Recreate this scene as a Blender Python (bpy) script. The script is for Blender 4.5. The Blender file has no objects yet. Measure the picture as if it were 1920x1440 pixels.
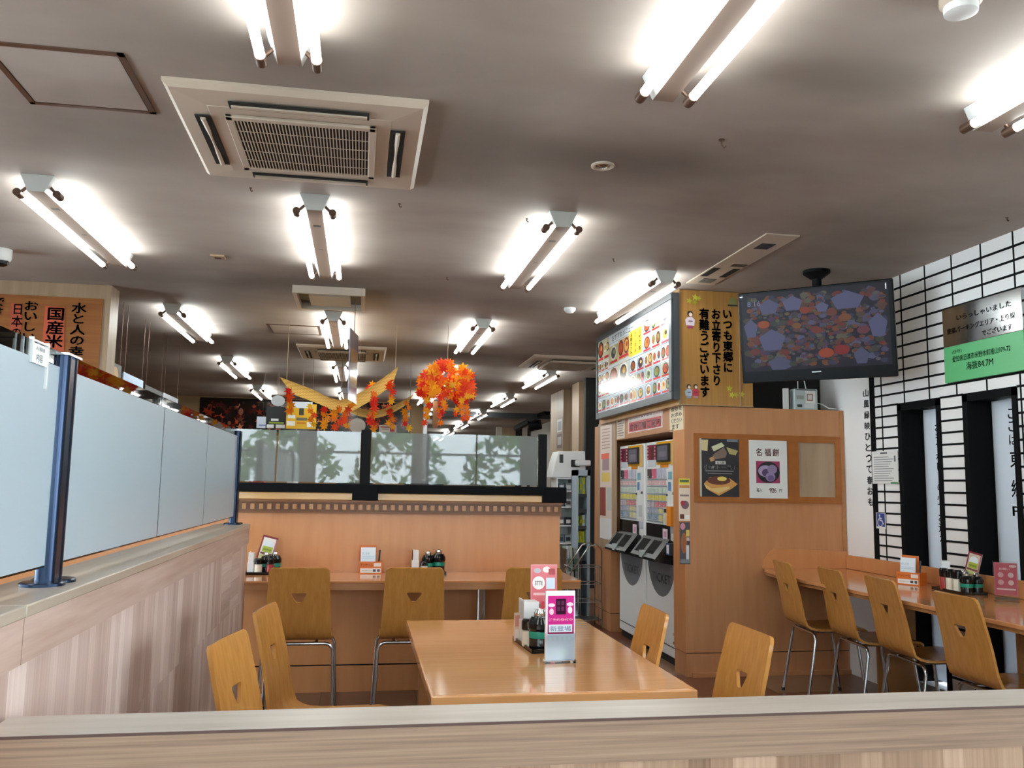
import bpy, bmesh, math, random
from mathutils import Vector, Matrix
random.seed(7)
SC = bpy.context.scene
COL = SC.collection

# ------------------------------------------------------------------ camera
F_PX, YAW, PITCH, ROLL, CAM_H = 1621.9, 0.17054, 0.1172, 0.01566, 1.35
_f = Vector((math.sin(YAW), math.cos(YAW), 0)); _r = Vector((math.cos(YAW), -math.sin(YAW), 0)); _u = Vector((0, 0, 1))
CF = math.cos(PITCH) * _f + math.sin(PITCH) * _u
_u2 = -math.sin(PITCH) * _f + math.cos(PITCH) * _u
CR = math.cos(ROLL) * _r + math.sin(ROLL) * _u2
CU = -math.sin(ROLL) * _r + math.cos(ROLL) * _u2
CO = Vector((0, 0, CAM_H))
cam_d = bpy.data.cameras.new('camera'); cam_d.sensor_width = 36; cam_d.lens = F_PX / 1920 * 36
cam_d.clip_start = 0.05; cam_d.clip_end = 200
cam = bpy.data.objects.new('camera', cam_d); COL.objects.link(cam)
M4 = Matrix.Identity(4)
for i in range(3):
    M4[i][0] = CR[i]; M4[i][1] = CU[i]; M4[i][2] = -CF[i]; M4[i][3] = CO[i]
cam.matrix_world = M4
SC.camera = cam

# ------------------------------------------------------------------ world, exposure
W = bpy.data.worlds.new('sky'); SC.world = W; W.use_nodes = True
bg = W.node_tree.nodes['Background']; bg.inputs[0].default_value = (0.80, 0.91, 1.0, 1); bg.inputs[1].default_value = 6.5
SC.view_settings.view_transform = 'Standard'; SC.view_settings.look = 'None'
SC.view_settings.exposure = 1.5; SC.view_settings.gamma = 1.0
SC.view_settings.use_curve_mapping = False
TUBE_POWER = 9.5
SC.cycles.max_bounces = 8; SC.cycles.diffuse_bounces = 5; SC.cycles.glossy_bounces = 4; SC.cycles.transmission_bounces = 6; SC.cycles.transparent_max_bounces = 12
SC.cycles.sample_clamp_indirect = 6.0; SC.cycles.caustics_reflective = False; SC.cycles.caustics_refractive = False

# ------------------------------------------------------------------ colours and materials
def lin1(c): return c / 12.92 if c <= 0.04045 else ((c + 0.055) / 1.055) ** 2.4
_hc = {}
def hexc(h):
    if h not in _hc:
        s = h.lstrip('#'); _hc[h] = tuple(lin1(int(s[i:i + 2], 16) / 255) for i in (0, 2, 4)) + (1.0,)
    return _hc[h]
MATS = {}
def newmat(name):
    m = bpy.data.materials.new(name); m.use_nodes = True; MATS[name] = m
    nt = m.node_tree; return m, nt, nt.nodes['Principled BSDF']
def setin(b, **k):
    for n, v in k.items():
        n = n.replace('_', ' ')
        if n in b.inputs: b.inputs[n].default_value = v
def plain(name, h, rough=0.5, metal=0.0, spec=0.5, coat=0.0):
    if name in MATS: return name
    m, nt, b = newmat(name)
    setin(b, Base_Color=hexc(h), Roughness=rough, Metallic=metal, Specular_IOR_Level=spec, Coat_Weight=coat)
    return name
def node(nt, t, **k):
    n = nt.nodes.new(t)
    for a, v in k.items(): setattr(n, a, v)
    return n
def noise_fac(nt, scale, detail=4, vec_scale=(1, 1, 1), rough=0.55):
    tc = node(nt, 'ShaderNodeTexCoord'); mp = node(nt, 'ShaderNodeMapping'); mp.inputs['Scale'].default_value = vec_scale
    nz = node(nt, 'ShaderNodeTexNoise'); nz.inputs['Scale'].default_value = scale; nz.inputs['Detail'].default_value = detail
    nz.inputs['Roughness'].default_value = rough
    nt.links.new(tc.outputs['Object'], mp.inputs[0]); nt.links.new(mp.outputs[0], nz.inputs['Vector'])
    return nz.outputs['Fac']
def ramp(nt, fac, stops):
    r = node(nt, 'ShaderNodeValToRGB'); e = r.color_ramp.elements
    e[0].position, e[0].color = stops[0][0], hexc(stops[0][1]); e[1].position, e[1].color = stops[-1][0], hexc(stops[-1][1])
    for p, h in stops[1:-1]:
        x = e.new(p); x.color = hexc(h)
    nt.links.new(fac, r.inputs[0]); return r.outputs[0]
def wood(name, h1, h2, vec=(2, 2, 30), scale=3.0, rough=0.35, coat=0.0, lo=0.3, hi=0.7, spec=0.5):
    m, nt, b = newmat(name)
    f = noise_fac(nt, scale, 6, vec)
    nt.links.new(ramp(nt, f, [(lo, h1), (hi, h2)]), b.inputs['Base Color'])
    setin(b, Roughness=rough, Coat_Weight=coat, Coat_Roughness=0.08, Specular_IOR_Level=spec)
    return name
# printed surfaces: colour per face
m, nt, b = newmat('printed_paper'); a = node(nt, 'ShaderNodeAttribute'); a.attribute_name = 'Col'
nt.links.new(a.outputs['Color'], b.inputs['Base Color']); setin(b, Roughness=0.45)
m, nt, b = newmat('printed_gloss'); a = node(nt, 'ShaderNodeAttribute'); a.attribute_name = 'Col'
nt.links.new(a.outputs['Color'], b.inputs['Base Color']); setin(b, Roughness=0.12)
m, nt, b = newmat('screen'); a = node(nt, 'ShaderNodeAttribute'); a.attribute_name = 'Col'
nt.links.new(a.outputs['Color'], b.inputs['Emission Color']); setin(b, Base_Color=(0.01, 0.01, 0.012, 1), Roughness=0.3, Specular_IOR_Level=0.12, Emission_Strength=0.22)
# lamp tube
m, nt, b = newmat('lit_tube'); setin(b, Base_Color=(0.9, 0.9, 0.9, 1), Emission_Color=(0.93, 1.0, 0.97, 1), Emission_Strength=TUBE_POWER)
# ceiling: painted board with drifting soot
m, nt, b = newmat('ceiling_paint')
f1 = noise_fac(nt, 0.8, 4, (0.6, 1.1, 1), 0.5); f2 = noise_fac(nt, 2.2, 3, (0.7, 1.2, 1))
mx = node(nt, 'ShaderNodeMath', operation='MULTIPLY_ADD'); mx.inputs[1].default_value = 0.35; nt.links.new(f2, mx.inputs[0]); nt.links.new(f1, mx.inputs[2])
paint = ramp(nt, mx.outputs[0], [(0.40, '#857771'), (0.62, '#9f938c'), (0.85, '#afa59e')])
tcs = node(nt, 'ShaderNodeTexCoord'); wob = node(nt, 'ShaderNodeTexNoise'); wob.inputs['Scale'].default_value = 1.3; wob.inputs['Detail'].default_value = 4; nt.links.new(tcs.outputs['Object'], wob.inputs['Vector'])
acc = None
# soot smudges: centre x, y, half lengths, strength
for sx_, sy_, lx_, ly_, k_ in ((1.15, 3.72, 1.25, .42, .55), (.45, 3.75, .5, .8, .5), (-.3, 2.98, .9, .32, .35), (-1.1, 3.9, .55, .5, .35), (-.3, 6.75, 1.6, .5, .4), (-1.7, 6.7, 1.0, .45, .35), (1.4, 6.85, 1.1, .4, .35), (2.9, 4.6, .8, 1.0, .35), (1.62, 2.75, .55, .2, .35), (.4, 9.9, 2.4, .45, .4), (.3, 13.0, 2.6, .45, .35), (.75, 8.0, .5, .4, .4)):
    mpn = node(nt, 'ShaderNodeMapping'); mpn.vector_type = 'TEXTURE'; mpn.inputs['Location'].default_value = (sx_, sy_, 0); mpn.inputs['Scale'].default_value = (lx_, ly_, 1)
    nt.links.new(tcs.outputs['Object'], mpn.inputs[0]); ln = node(nt, 'ShaderNodeVectorMath', operation='LENGTH'); nt.links.new(mpn.outputs[0], ln.inputs[0])
    ad = node(nt, 'ShaderNodeMath', operation='ADD'); nt.links.new(ln.outputs['Value'], ad.inputs[0]); nt.links.new(wob.outputs['Fac'], ad.inputs[1])
    mr = node(nt, 'ShaderNodeMapRange'); mr.interpolation_type = 'SMOOTHSTEP'; mr.inputs['From Min'].default_value = 1.65; mr.inputs['From Max'].default_value = .55; mr.inputs['To Max'].default_value = k_; nt.links.new(ad.outputs[0], mr.inputs['Value'])
    if acc is None: acc = mr.outputs[0]
    else:
        mxx = node(nt, 'ShaderNodeMath', operation='MAXIMUM'); nt.links.new(acc, mxx.inputs[0]); nt.links.new(mr.outputs[0], mxx.inputs[1]); acc = mxx.outputs[0]
sm = node(nt, 'ShaderNodeMix', data_type='RGBA'); nt.links.new(acc, sm.inputs['Factor']); nt.links.new(paint, sm.inputs[6]); sm.inputs[7].default_value = hexc('#4f4642')
nt.links.new(sm.outputs[2], b.inputs['Base Color']); setin(b, Roughness=0.7)
# floor: brown tiles in two tones
m, nt, b = newmat('floor_tile')
tc = node(nt, 'ShaderNodeTexCoord'); mp = node(nt, 'ShaderNodeMapping'); mp.inputs['Scale'].default_value = (1, 1, 1)
br = node(nt, 'ShaderNodeTexBrick'); br.offset = 0.0; br.inputs['Scale'].default_value = 1.0; br.inputs['Brick Width'].default_value = 0.6; br.inputs['Row Height'].default_value = 0.6
br.inputs['Mortar Size'].default_value = 0.004; br.inputs['Color1'].default_value = hexc('#6b4030'); br.inputs['Color2'].default_value = hexc('#8f7258'); br.inputs['Mortar'].default_value = hexc('#4a3a30')
nt.links.new(tc.outputs['Object'], mp.inputs[0]); nt.links.new(mp.outputs[0], br.inputs['Vector']); nt.links.new(br.outputs['Color'], b.inputs['Base Color']); setin(b, Roughness=0.3)
# marquetry partition: patches with upright or level grain
def marquetry(name, axis, tones):
    m, nt, b = newmat(name)
    tc = node(nt, 'ShaderNodeTexCoord'); mp = node(nt, 'ShaderNodeMapping')
    mp.inputs['Rotation'].default_value = (math.pi / 2, 0, 0) if axis == 'x' else (math.pi / 2, 0, math.pi / 2)
    sp = node(nt, 'ShaderNodeSeparateXYZ'); nt.links.new(tc.outputs['Object'], sp.inputs[0])
    cb = node(nt, 'ShaderNodeCombineXYZ'); nt.links.new(sp.outputs['X' if axis == 'x' else 'Y'], cb.inputs[0]); nt.links.new(sp.outputs['Z'], cb.inputs[1])
    br = node(nt, 'ShaderNodeTexBrick'); br.offset = 0.5; br.inputs['Scale'].default_value = 1; br.inputs['Brick Width'].default_value = 0.62; br.inputs['Row Height'].default_value = 0.33
    br.inputs['Color1'].default_value = (0, 0, 0, 1); br.inputs['Color2'].default_value = (1, 1, 1, 1); br.inputs['Mortar Size'].default_value = 0.0; br.inputs['Bias'].default_value = -0.3
    nt.links.new(cb.outputs[0], br.inputs['Vector'])
    gt = node(nt, 'ShaderNodeMath', operation='GREATER_THAN'); gt.inputs[1].default_value = 0.5; nt.links.new(br.outputs['Color'], gt.inputs[0])
    outs = []
    for rot in (0, 1):
        mpp = node(nt, 'ShaderNodeMapping'); mpp.inputs['Rotation'].default_value = (0, 0, math.pi / 2 * rot); nt.links.new(cb.outputs[0], mpp.inputs[0])
        st = node(nt, 'ShaderNodeTexBrick'); st.offset = 0.5; st.inputs['Scale'].default_value = 1; st.inputs['Brick Width'].default_value = 0.047; st.inputs['Row Height'].default_value = 0.66 if not rot else 0.62
        st.inputs['Mortar Size'].default_value = 0.0; st.inputs['Color1'].default_value = (0.15, 0.15, 0.15, 1); st.inputs['Color2'].default_value = (0.85, 0.85, 0.85, 1); nt.links.new(mpp.outputs[0], st.inputs['Vector'])
        m2 = node(nt, 'ShaderNodeMapping'); m2.inputs['Scale'].default_value = (60, 1.5, 1); nt.links.new(mpp.outputs[0], m2.inputs[0])
        nz = node(nt, 'ShaderNodeTexNoise'); nz.inputs['Scale'].default_value = 1.6; nz.inputs['Detail'].default_value = 5; nt.links.new(m2.outputs[0], nz.inputs['Vector'])
        av = node(nt, 'ShaderNodeMix'); av.inputs['Factor'].default_value = 0.45; nt.links.new(st.outputs['Color'], av.inputs['A']); nt.links.new(nz.outputs['Fac'], av.inputs['B']); outs.append(av.outputs['Result'])
    mi = node(nt, 'ShaderNodeMix'); nt.links.new(gt.outputs[0], mi.inputs['Factor']); nt.links.new(outs[0], mi.inputs['A']); nt.links.new(outs[1], mi.inputs['B'])
    nt.links.new(ramp(nt, mi.outputs['Result'], list(zip((0.25, 0.5, 0.75), tones))), b.inputs['Base Color']); setin(b, Roughness=0.5)
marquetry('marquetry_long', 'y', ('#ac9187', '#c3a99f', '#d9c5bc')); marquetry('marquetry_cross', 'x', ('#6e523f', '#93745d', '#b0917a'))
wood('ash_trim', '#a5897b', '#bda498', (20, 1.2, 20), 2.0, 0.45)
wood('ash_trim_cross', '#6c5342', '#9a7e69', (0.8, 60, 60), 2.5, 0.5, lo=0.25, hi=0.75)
wood('ash_top', '#98897a', '#b0a293', (16, 1.2, 10), 1.6, 0.30)
wood('ash_top_cross', '#a89c92', '#bdb2a9', (1.2, 16, 10), 1.6, 0.35)
wood('veneer_orange', '#c0804f', '#cb8d5c', (8, 8, 1), 2.2, 0.32)
wood('veneer_block', '#b47a50', '#c0885e', (8, 8, 1), 2.2, 0.38)
wood('veneer_table', '#cf935d', '#d9a06c', (1.5, 22, 10), 2.2, 0.10, coat=0.35)
wood('veneer_counter', '#c5844f', '#d29364', (1.5, 22, 10), 2.2, 0.13, coat=0.3)
wood('veneer_light', '#d3a163', '#dfb075', (1.5, 22, 10), 2.2, 0.2)
wood('veneer_edge', '#a36f42', '#b07b4d', (2, 22, 10), 2.2, 0.3)
wood('chair_ply', '#ae7637', '#c08846', (26, 26, 1.4), 1.7, 0.24, coat=0.15)
wood('sign_board', '#a5763c', '#b5864a', (30, 30, 1.2), 1.6, 0.35)
wood('sign_board_red', '#8a4f22', '#99602c', (1.2, 30, 30), 1.6, 0.4)
wood('panel_tan', '#9c8268', '#ac9278', (12, 12, 1), 1.6, 0.45)
wood('dentil_wood', '#6e3e16', '#7d4a1e', (1, 20, 20), 2.0, 0.4)
wood('cork_frame', '#94531a', '#a3601f', (6, 6, 6), 2.0, 0.45)
wood('bamboo', '#c9963f', '#dfb463', (4, 60, 4), 1.5, 0.45)
plain('black_metal', '#0b0c0f', 0.6, 0.0, 0.15); plain('blue_black_post', '#1d2a40', 0.22, 0.7); plain('black_trim', '#0c0d10', 0.75, 0.0, 0.12)
plain('chrome', '#b5b7ba', 0.16, 1.0); plain('black_plastic', '#121214', 0.25); plain('white_plastic', '#dedfe0', 0.35); plain('warm_plastic', '#c2b3a4', 0.4)
plain('white_panel', '#e8e7e8', 0.35); plain('white_enamel', '#e4e6e8', 0.3); plain('grey_enamel', '#b9c4c6', 0.35); plain('dark_grey', '#3a3c40', 0.4)
plain('dark_void', '#0b0b0c', 0.7); plain('brown_metal', '#6a5246', 0.35, 0.6); plain('lamp_white', '#c9cac9', 0.35); plain('wall_tan', '#8f7250', 0.6)
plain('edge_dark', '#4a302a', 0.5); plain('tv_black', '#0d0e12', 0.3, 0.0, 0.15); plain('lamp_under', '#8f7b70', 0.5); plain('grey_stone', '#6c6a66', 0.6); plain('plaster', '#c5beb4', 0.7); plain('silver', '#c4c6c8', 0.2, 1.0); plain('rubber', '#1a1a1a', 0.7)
plain('frame_grey', '#4c4f54', 0.35, 0.5); plain('pale_blue_metal', '#a9bccb', 0.35); plain('grass', '#4f6a35', 0.9); plain('asphalt', '#7a7a78', 0.9); plain('foliage', '#4b7a2c', 0.7); plain('bark', '#54402f', 0.9)
plain('car_red', '#a1121c', 0.25); plain('jar_black', '#101113', 0.12); plain('jar_white', '#d8cfbf', 0.3); plain('jar_red', '#9c2f2c', 0.3); plain('teal_band', '#0f8a74', 0.4); plain('string', '#8a7a66', 0.8)
m, nt, b = newmat('brushed_steel'); setin(b, Base_Color=hexc('#a4a6a8'), Metallic=1.0, Roughness=0.16)
m, nt, b = newmat('leaf_print'); a = node(nt, 'ShaderNodeAttribute'); a.attribute_name = 'Col'
nt.links.new(a.outputs['Color'], b.inputs['Base Color']); setin(b, Roughness=0.5)
tr = node(nt, 'ShaderNodeBsdfTranslucent'); nt.links.new(a.outputs['Color'], tr.inputs[0]); mi = node(nt, 'ShaderNodeMixShader'); mi.inputs[0].default_value = 0.4
out = nt.nodes['Material Output']; nt.links.new(b.outputs[0], mi.inputs[1]); nt.links.new(tr.outputs[0], mi.inputs[2]); nt.links.new(mi.outputs[0], out.inputs[0])
def frosted(name, tint, transp, gl_rough, trans_mix, gl=0.12):
    m, nt, b = newmat(name); out = nt.nodes['Material Output']
    d = node(nt, 'ShaderNodeBsdfDiffuse'); d.inputs[0].default_value = hexc(tint)
    t = node(nt, 'ShaderNodeBsdfTranslucent'); t.inputs[0].default_value = hexc(tint)
    p = node(nt, 'ShaderNodeBsdfTransparent'); g = node(nt, 'ShaderNodeBsdfGlossy'); g.inputs['Roughness'].default_value = gl_rough
    m1 = node(nt, 'ShaderNodeMixShader'); m1.inputs[0].default_value = trans_mix; nt.links.new(d.outputs[0], m1.inputs[1]); nt.links.new(t.outputs[0], m1.inputs[2])
    m2 = node(nt, 'ShaderNodeMixShader'); m2.inputs[0].default_value = transp; nt.links.new(m1.outputs[0], m2.inputs[1]); nt.links.new(p.outputs[0], m2.inputs[2])
    fr = node(nt, 'ShaderNodeFresnel'); fr.inputs[0].default_value = 1.5
    ad = node(nt, 'ShaderNodeMath', operation='ADD'); ad.use_clamp = True; ad.inputs[1].default_value = gl; nt.links.new(fr.outputs[0], ad.inputs[0])
    m3 = node(nt, 'ShaderNodeMixShader'); nt.links.new(ad.outputs[0], m3.inputs[0]); nt.links.new(m2.outputs[0], m3.inputs[1]); nt.links.new(g.outputs[0], m3.inputs[2])
    nt.links.new(m3.outputs[0], out.inputs[0]); return name
frosted('frosted_side', '#dce9f2', 0.03, 0.35, 0.6, 0.0)
frosted('frosted_centre', '#a9aeb0', 0.42, 0.02, 0.5, 0.0)
def clear(name, tint=0.92):
    m, nt, b = newmat(name); out = nt.nodes['Material Output']
    p = node(nt, 'ShaderNodeBsdfTransparent'); p.inputs[0].default_value = (tint, tint + .02, tint + .01, 1); g = node(nt, 'ShaderNodeBsdfGlossy'); g.inputs['Roughness'].default_value = 0.02
    fr = node(nt, 'ShaderNodeFresnel'); fr.inputs[0].default_value = 1.45; mi = node(nt, 'ShaderNodeMixShader')
    nt.links.new(fr.outputs[0], mi.inputs[0]); nt.links.new(p.outputs[0], mi.inputs[1]); nt.links.new(g.outputs[0], mi.inputs[2]); nt.links.new(mi.outputs[0], out.inputs[0]); return name
frosted('blind_cloth', '#dfe4ea', 0.0, 0.5, 0.35, -0.05); clear('clear_glass'); clear('clear_acrylic', 0.975); plain('sign_green', '#5fb57a', 0.3)

# ------------------------------------------------------------------ geometry helpers
class Fr:
    """a flat frame on a surface: u to the viewer's right, v up, w towards the viewer"""
    def __init__(s, o, r, u=(0, 0, 1)):
        s.o = Vector(o); s.r = Vector(r).normalized(); s.u = Vector(u).normalized(); s.n = s.r.cross(s.u)
    def pt(s, u, v, w=0.0): return s.o + s.r * u + s.u * v + s.n * w
    def uv(s, px, py):
        d = CF * F_PX + CR * (px - 960) + CU * (720 - py)
        t = (s.o - CO).dot(s.n) / d.dot(s.n); p = CO + d * t - s.o
        return p.dot(s.r), p.dot(s.u)
def at(px, py, ax, val):
    d = CF * F_PX + CR * (px - 960) + CU * (720 - py); i = 'xyz'.index(ax)
    return CO + d * ((val - CO[i]) / d[i])
_gl = {}
def glyphs(s, bold=0.0):
    k = (s, bold)
    if k not in _gl:
        cu = bpy.data.curves.new('t', 'FONT'); cu.body = s; cu.resolution_u = 2
        o = bpy.data.objects.new('t', cu); COL.objects.link(o)
        me = bpy.data.meshes.new_from_object(o.evaluated_get(bpy.context.evaluated_depsgraph_get()))
        vs = [(v.co.x, v.co.y) for v in me.vertices]; fs = [tuple(p.vertices) for p in me.polygons]
        bpy.data.objects.remove(o); bpy.data.curves.remove(cu); bpy.data.meshes.remove(me)
        if vs:
            x0 = min(v[0] for v in vs); x1 = max(v[0] for v in vs); y0 = min(v[1] for v in vs); y1 = max(v[1] for v in vs)
        else: x0 = x1 = y0 = y1 = 0
        if bold and vs:
            n = len(vs); e = bold * .8; V = []; Fc = []
            for j, (dx, dy) in enumerate(((e, 0), (-e, 0), (0, e), (0, -e))):
                V += [(x + dx, y + dy) for x, y in vs]; Fc += [tuple(i + n * j for i in f) for f in fs]
            vs, fs = V, Fc
        _gl[k] = (vs, fs, (x0, y0, x1, y1))
    return _gl[k]
ORG = {}; KIDS = {}
class MB:
    def __init__(s): s.v = []; s.f = []; s.m = []; s.c = []
    def add(s, vs, fs, mat=0, col=None):
        n = len(s.v); s.v += [Vector(v) for v in vs]
        for f in fs: s.f.append(tuple(n + i for i in f)); s.m.append(mat); s.c.append(col)
        return s
    def box(s, x0, x1, y0, y1, z0, z1, mat=0, col=None):
        x0, x1 = sorted((x0, x1)); y0, y1 = sorted((y0, y1)); z0, z1 = sorted((z0, z1))
        return s.add([(x0, y0, z0), (x1, y0, z0), (x1, y1, z0), (x0, y1, z0), (x0, y0, z1), (x1, y0, z1), (x1, y1, z1), (x0, y1, z1)],
                     [(0, 3, 2, 1), (4, 5, 6, 7), (0, 1, 5, 4), (1, 2, 6, 5), (2, 3, 7, 6), (3, 0, 4, 7)], mat, col)
    def fbox(s, F, u0, v0, u1, v1, w0, w1, mat=0, col=None):
        u0, u1 = sorted((u0, u1)); v0, v1 = sorted((v0, v1)); w0, w1 = sorted((w0, w1))
        P = [F.pt(u, v, w) for w in (w0, w1) for (u, v) in ((u0, v0), (u1, v0), (u1, v1), (u0, v1))]
        return s.add(P, [(0, 3, 2, 1), (4, 5, 6, 7), (0, 1, 5, 4), (1, 2, 6, 5), (2, 3, 7, 6), (3, 0, 4, 7)], mat, col)
    def q(s, F, u0, v0, u1, v1, w=0.001, mat=0, col=None):
        u0, u1 = sorted((u0, u1)); v0, v1 = sorted((v0, v1))
        return s.add([F.pt(u0, v0, w), F.pt(u1, v0, w), F.pt(u1, v1, w), F.pt(u0, v1, w)], [(0, 1, 2, 3)], mat, col)
    def poly(s, F, pts, w=0.001, mat=0, col=None):
        return s.add([F.pt(p[0], p[1], w) for p in pts], [tuple(range(len(pts)))], mat, col)
    def prism(s, F, pts, w0, w1, mat=0, col=None):
        n = len(pts); P = [F.pt(p[0], p[1], w0) for p in pts] + [F.pt(p[0], p[1], w1) for p in pts]
        return s.add(P, [tuple(reversed(range(n))), tuple(range(n, 2 * n))] + [(i, (i + 1) % n, n + (i + 1) % n, n + i) for i in range(n)], mat, col)
    def disc(s, F, cu, cv, ru, rv=None, w=0.001, n=14, mat=0, col=None):
        rv = rv or ru
        return s.poly(F, [(cu + ru * math.cos(2 * math.pi * i / n), cv + rv * math.sin(2 * math.pi * i / n)) for i in range(n)], w, mat, col)
    def tube(s, pts, r, n=10, mat=0, col=None, caps=True):
        pts = [Vector(p) for p in pts]; rs = r if isinstance(r, (list, tuple)) else [r] * len(pts); rings = []; prev = None; base = len(s.v)
        for i, p in enumerate(pts):
            t = (pts[min(i + 1, len(pts) - 1)] - pts[max(i - 1, 0)]).normalized()
            if prev is None:
                a = Vector((0, 0, 1)) if abs(t.z) < 0.9 else Vector((1, 0, 0)); a = (a - t * a.dot(t)).normalized()
            else: a = (prev - t * prev.dot(t)).normalized()
            prev = a; bb = t.cross(a)
            rings.append([p + (a * math.cos(2 * math.pi * k / n) + bb * math.sin(2 * math.pi * k / n)) * rs[i] for k in range(n)])
        vs = [v for rg in rings for v in rg]; fs = []
        for i in range(len(rings) - 1):
            for k in range(n): fs.append((i * n + k, i * n + (k + 1) % n, (i + 1) * n + (k + 1) % n, (i + 1) * n + k))
        if caps: fs.append(tuple(reversed(range(n)))); fs.append(tuple(range((len(rings) - 1) * n, len(rings) * n)))
        return s.add(vs, fs, mat, col)
    def lathe(s, cx, cy, z, prof, n=20, mat=0, col=None):
        vs = []; fs = []
        for (r, h) in prof: vs += [(cx + r * math.cos(2 * math.pi * k / n), cy + r * math.sin(2 * math.pi * k / n), z + h) for k in range(n)]
        for i in range(len(prof) - 1):
            for k in range(n): fs.append((i * n + k, i * n + (k + 1) % n, (i + 1) * n + (k + 1) % n, (i + 1) * n + k))
        fs.append(tuple(reversed(range(n)))); fs.append(tuple(range((len(prof) - 1) * n, len(prof) * n)))
        return s.add(vs, fs, mat, col)
    def text(s, F, body, u0, v0, u1, v1, w=0.002, mat=0, col=None, vert=False, bold=0.0, keep=False):
        """fit the words into the rectangle; vert stacks the characters from the top"""
        u0, u1 = sorted((u0, u1)); v0, v1 = sorted((v0, v1))
        if not vert:
            vs, fs, (a, b_, c, d) = glyphs(body, bold)
            if not vs: return s
            su = (u1 - u0) / (c - a); sv = (v1 - v0) / (d - b_)
            if keep: su = sv = min(su, sv)
            ou = (u0 + u1) / 2 - (a + c) / 2 * su; ov = (v0 + v1) / 2 - (b_ + d) / 2 * sv
            return s.add([F.pt(ou + x * su, ov + y * sv, w) for x, y in vs], fs, mat, col)
        n = len(body); st = (v1 - v0) / n
        for i, ch in enumerate(body):
            if ch == ' ': continue
            vs, fs, (a, b_, c, d) = glyphs(ch, bold); sz = min((u1 - u0) / 0.95, st / 0.95)
            cu = (u0 + u1) / 2; cv = v1 - st * (i + 0.5)
            su = (u1 - u0) / 0.95; sv = st / 0.98
            s.add([F.pt(cu + (x - (a + c) / 2) * su, cv + (y - (b_ + d) / 2) * sv, w) for x, y in vs], fs, mat, col)
        return s
    def build(s, name, mats, parent=None, smooth=30, loc=None):
        if isinstance(mats, str): mats = [mats]
        if parent is None:
            if loc is None:
                xs = [v.x for v in s.v]; ys = [v.y for v in s.v]; zs = [v.z for v in s.v]
                loc = ((min(xs) + max(xs)) / 2, (min(ys) + max(ys)) / 2, min(zs))
            org = Vector(loc)
        else: org = ORG[parent]
        me = bpy.data.meshes.new(name); me.from_pydata([tuple(v - org) for v in s.v], [], s.f)
        for mn in mats: me.materials.append(MATS[mn])
        me.polygons.foreach_set('material_index', s.m)
        if any(c is not None for c in s.c):
            at_ = me.attributes.new('Col', 'FLOAT_COLOR', 'CORNER'); buf = []
            for p, c in zip(me.polygons, s.c): buf += list(hexc(c) if c else (0.8, 0.8, 0.8, 1)) * p.loop_total
            at_.data.foreach_set('color', buf)
        if smooth:
            me.polygons.foreach_set('use_smooth', [True] * len(me.polygons)); me.set_sharp_from_angle(angle=math.radians(smooth))
        me.update()
        o = bpy.data.objects.new(name, me); COL.objects.link(o); ORG[o] = org; KIDS[o] = []
        if parent is None: o.location = org
        else: o.parent = parent; KIDS[parent].append(o)
        return o
def thing(name, loc, label, cat, group=None):
    o = bpy.data.objects.new(name, None); COL.objects.link(o); o.location = loc; o.empty_display_size = 0.05
    ORG[o] = Vector(loc); KIDS[o] = []; return tag(o, label, cat, group)
def tag(o, label, cat, group=None):
    o['label'] = label; o['category'] = cat
    if group: o['group'] = group
    return o
def struct(o, label=None):
    o['kind'] = 'structure'
    if label: o['label'] = label
    return o
def copy_tree(o, parent=None):
    c = o.copy(); COL.objects.link(c); KIDS[c] = []; ORG[c] = ORG[o].copy()
    if parent is not None: c.parent = parent; KIDS[parent].append(c)
    for k in list(KIDS[o]): copy_tree(k, c)
    return c
def place(o, x, y, z=0.0, deg=0.0):
    o.location = (x, y, z); o.rotation_euler = (0, 0, math.radians(deg)); return o
def bevel(o, w=0.004, seg=2):
    md = o.modifiers.new('bevel', 'BEVEL'); md.width = w; md.segments = seg; md.limit_method = 'ANGLE'; return o
ORD = ['first', 'second', 'third', 'fourth', 'fifth', 'sixth', 'seventh', 'eighth', 'ninth', 'tenth']

# ================================================================== THE ROOM
H_C = 2.85; XR = 3.65
MB().box(-6, 8, -3, 31, -0.1, 0).build('floor', 'floor_tile')['kind'] = 'structure'
struct(MB().box(-6, 8, -3, 31, H_C, H_C + 0.12).build('ceiling', 'ceiling_paint', loc=(0, 0, H_C)))
wl_ = MB().box(-6.2, -6, 6.6, 31, 0, H_C).box(-6.2, -6, -3, 6.6, 2.5, H_C).box(-6.2, -6, -3, 6.6, 0, .4); yy_ = [-3, -2.6, -.6, -.4, 1.6, 1.8, 3.8, 4.0, 6.2, 6.6]
for a, c in zip(yy_[0::2], yy_[1::2]): wl_.box(-6.2, -6, a, c, .4, 2.5)
struct(wl_.build('wall_left', 'plaster'))
for i, (a, c) in enumerate(zip(yy_[1:-1:2], yy_[2::2])):
    t = struct(MB().box(-6.12, -6.07, a, c, .4, .45).box(-6.12, -6.07, a, c, 2.45, 2.5).box(-6.12, -6.07, a, a + .05, .45, 2.45).box(-6.12, -6.07, c - .05, c, .45, 2.45).build('window_%d' % (i + 8), 'dark_grey'))
    MB().box(-6.10, -6.094, a + .05, c - .05, .45, 2.45).build('pane', 'clear_glass', t)
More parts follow.
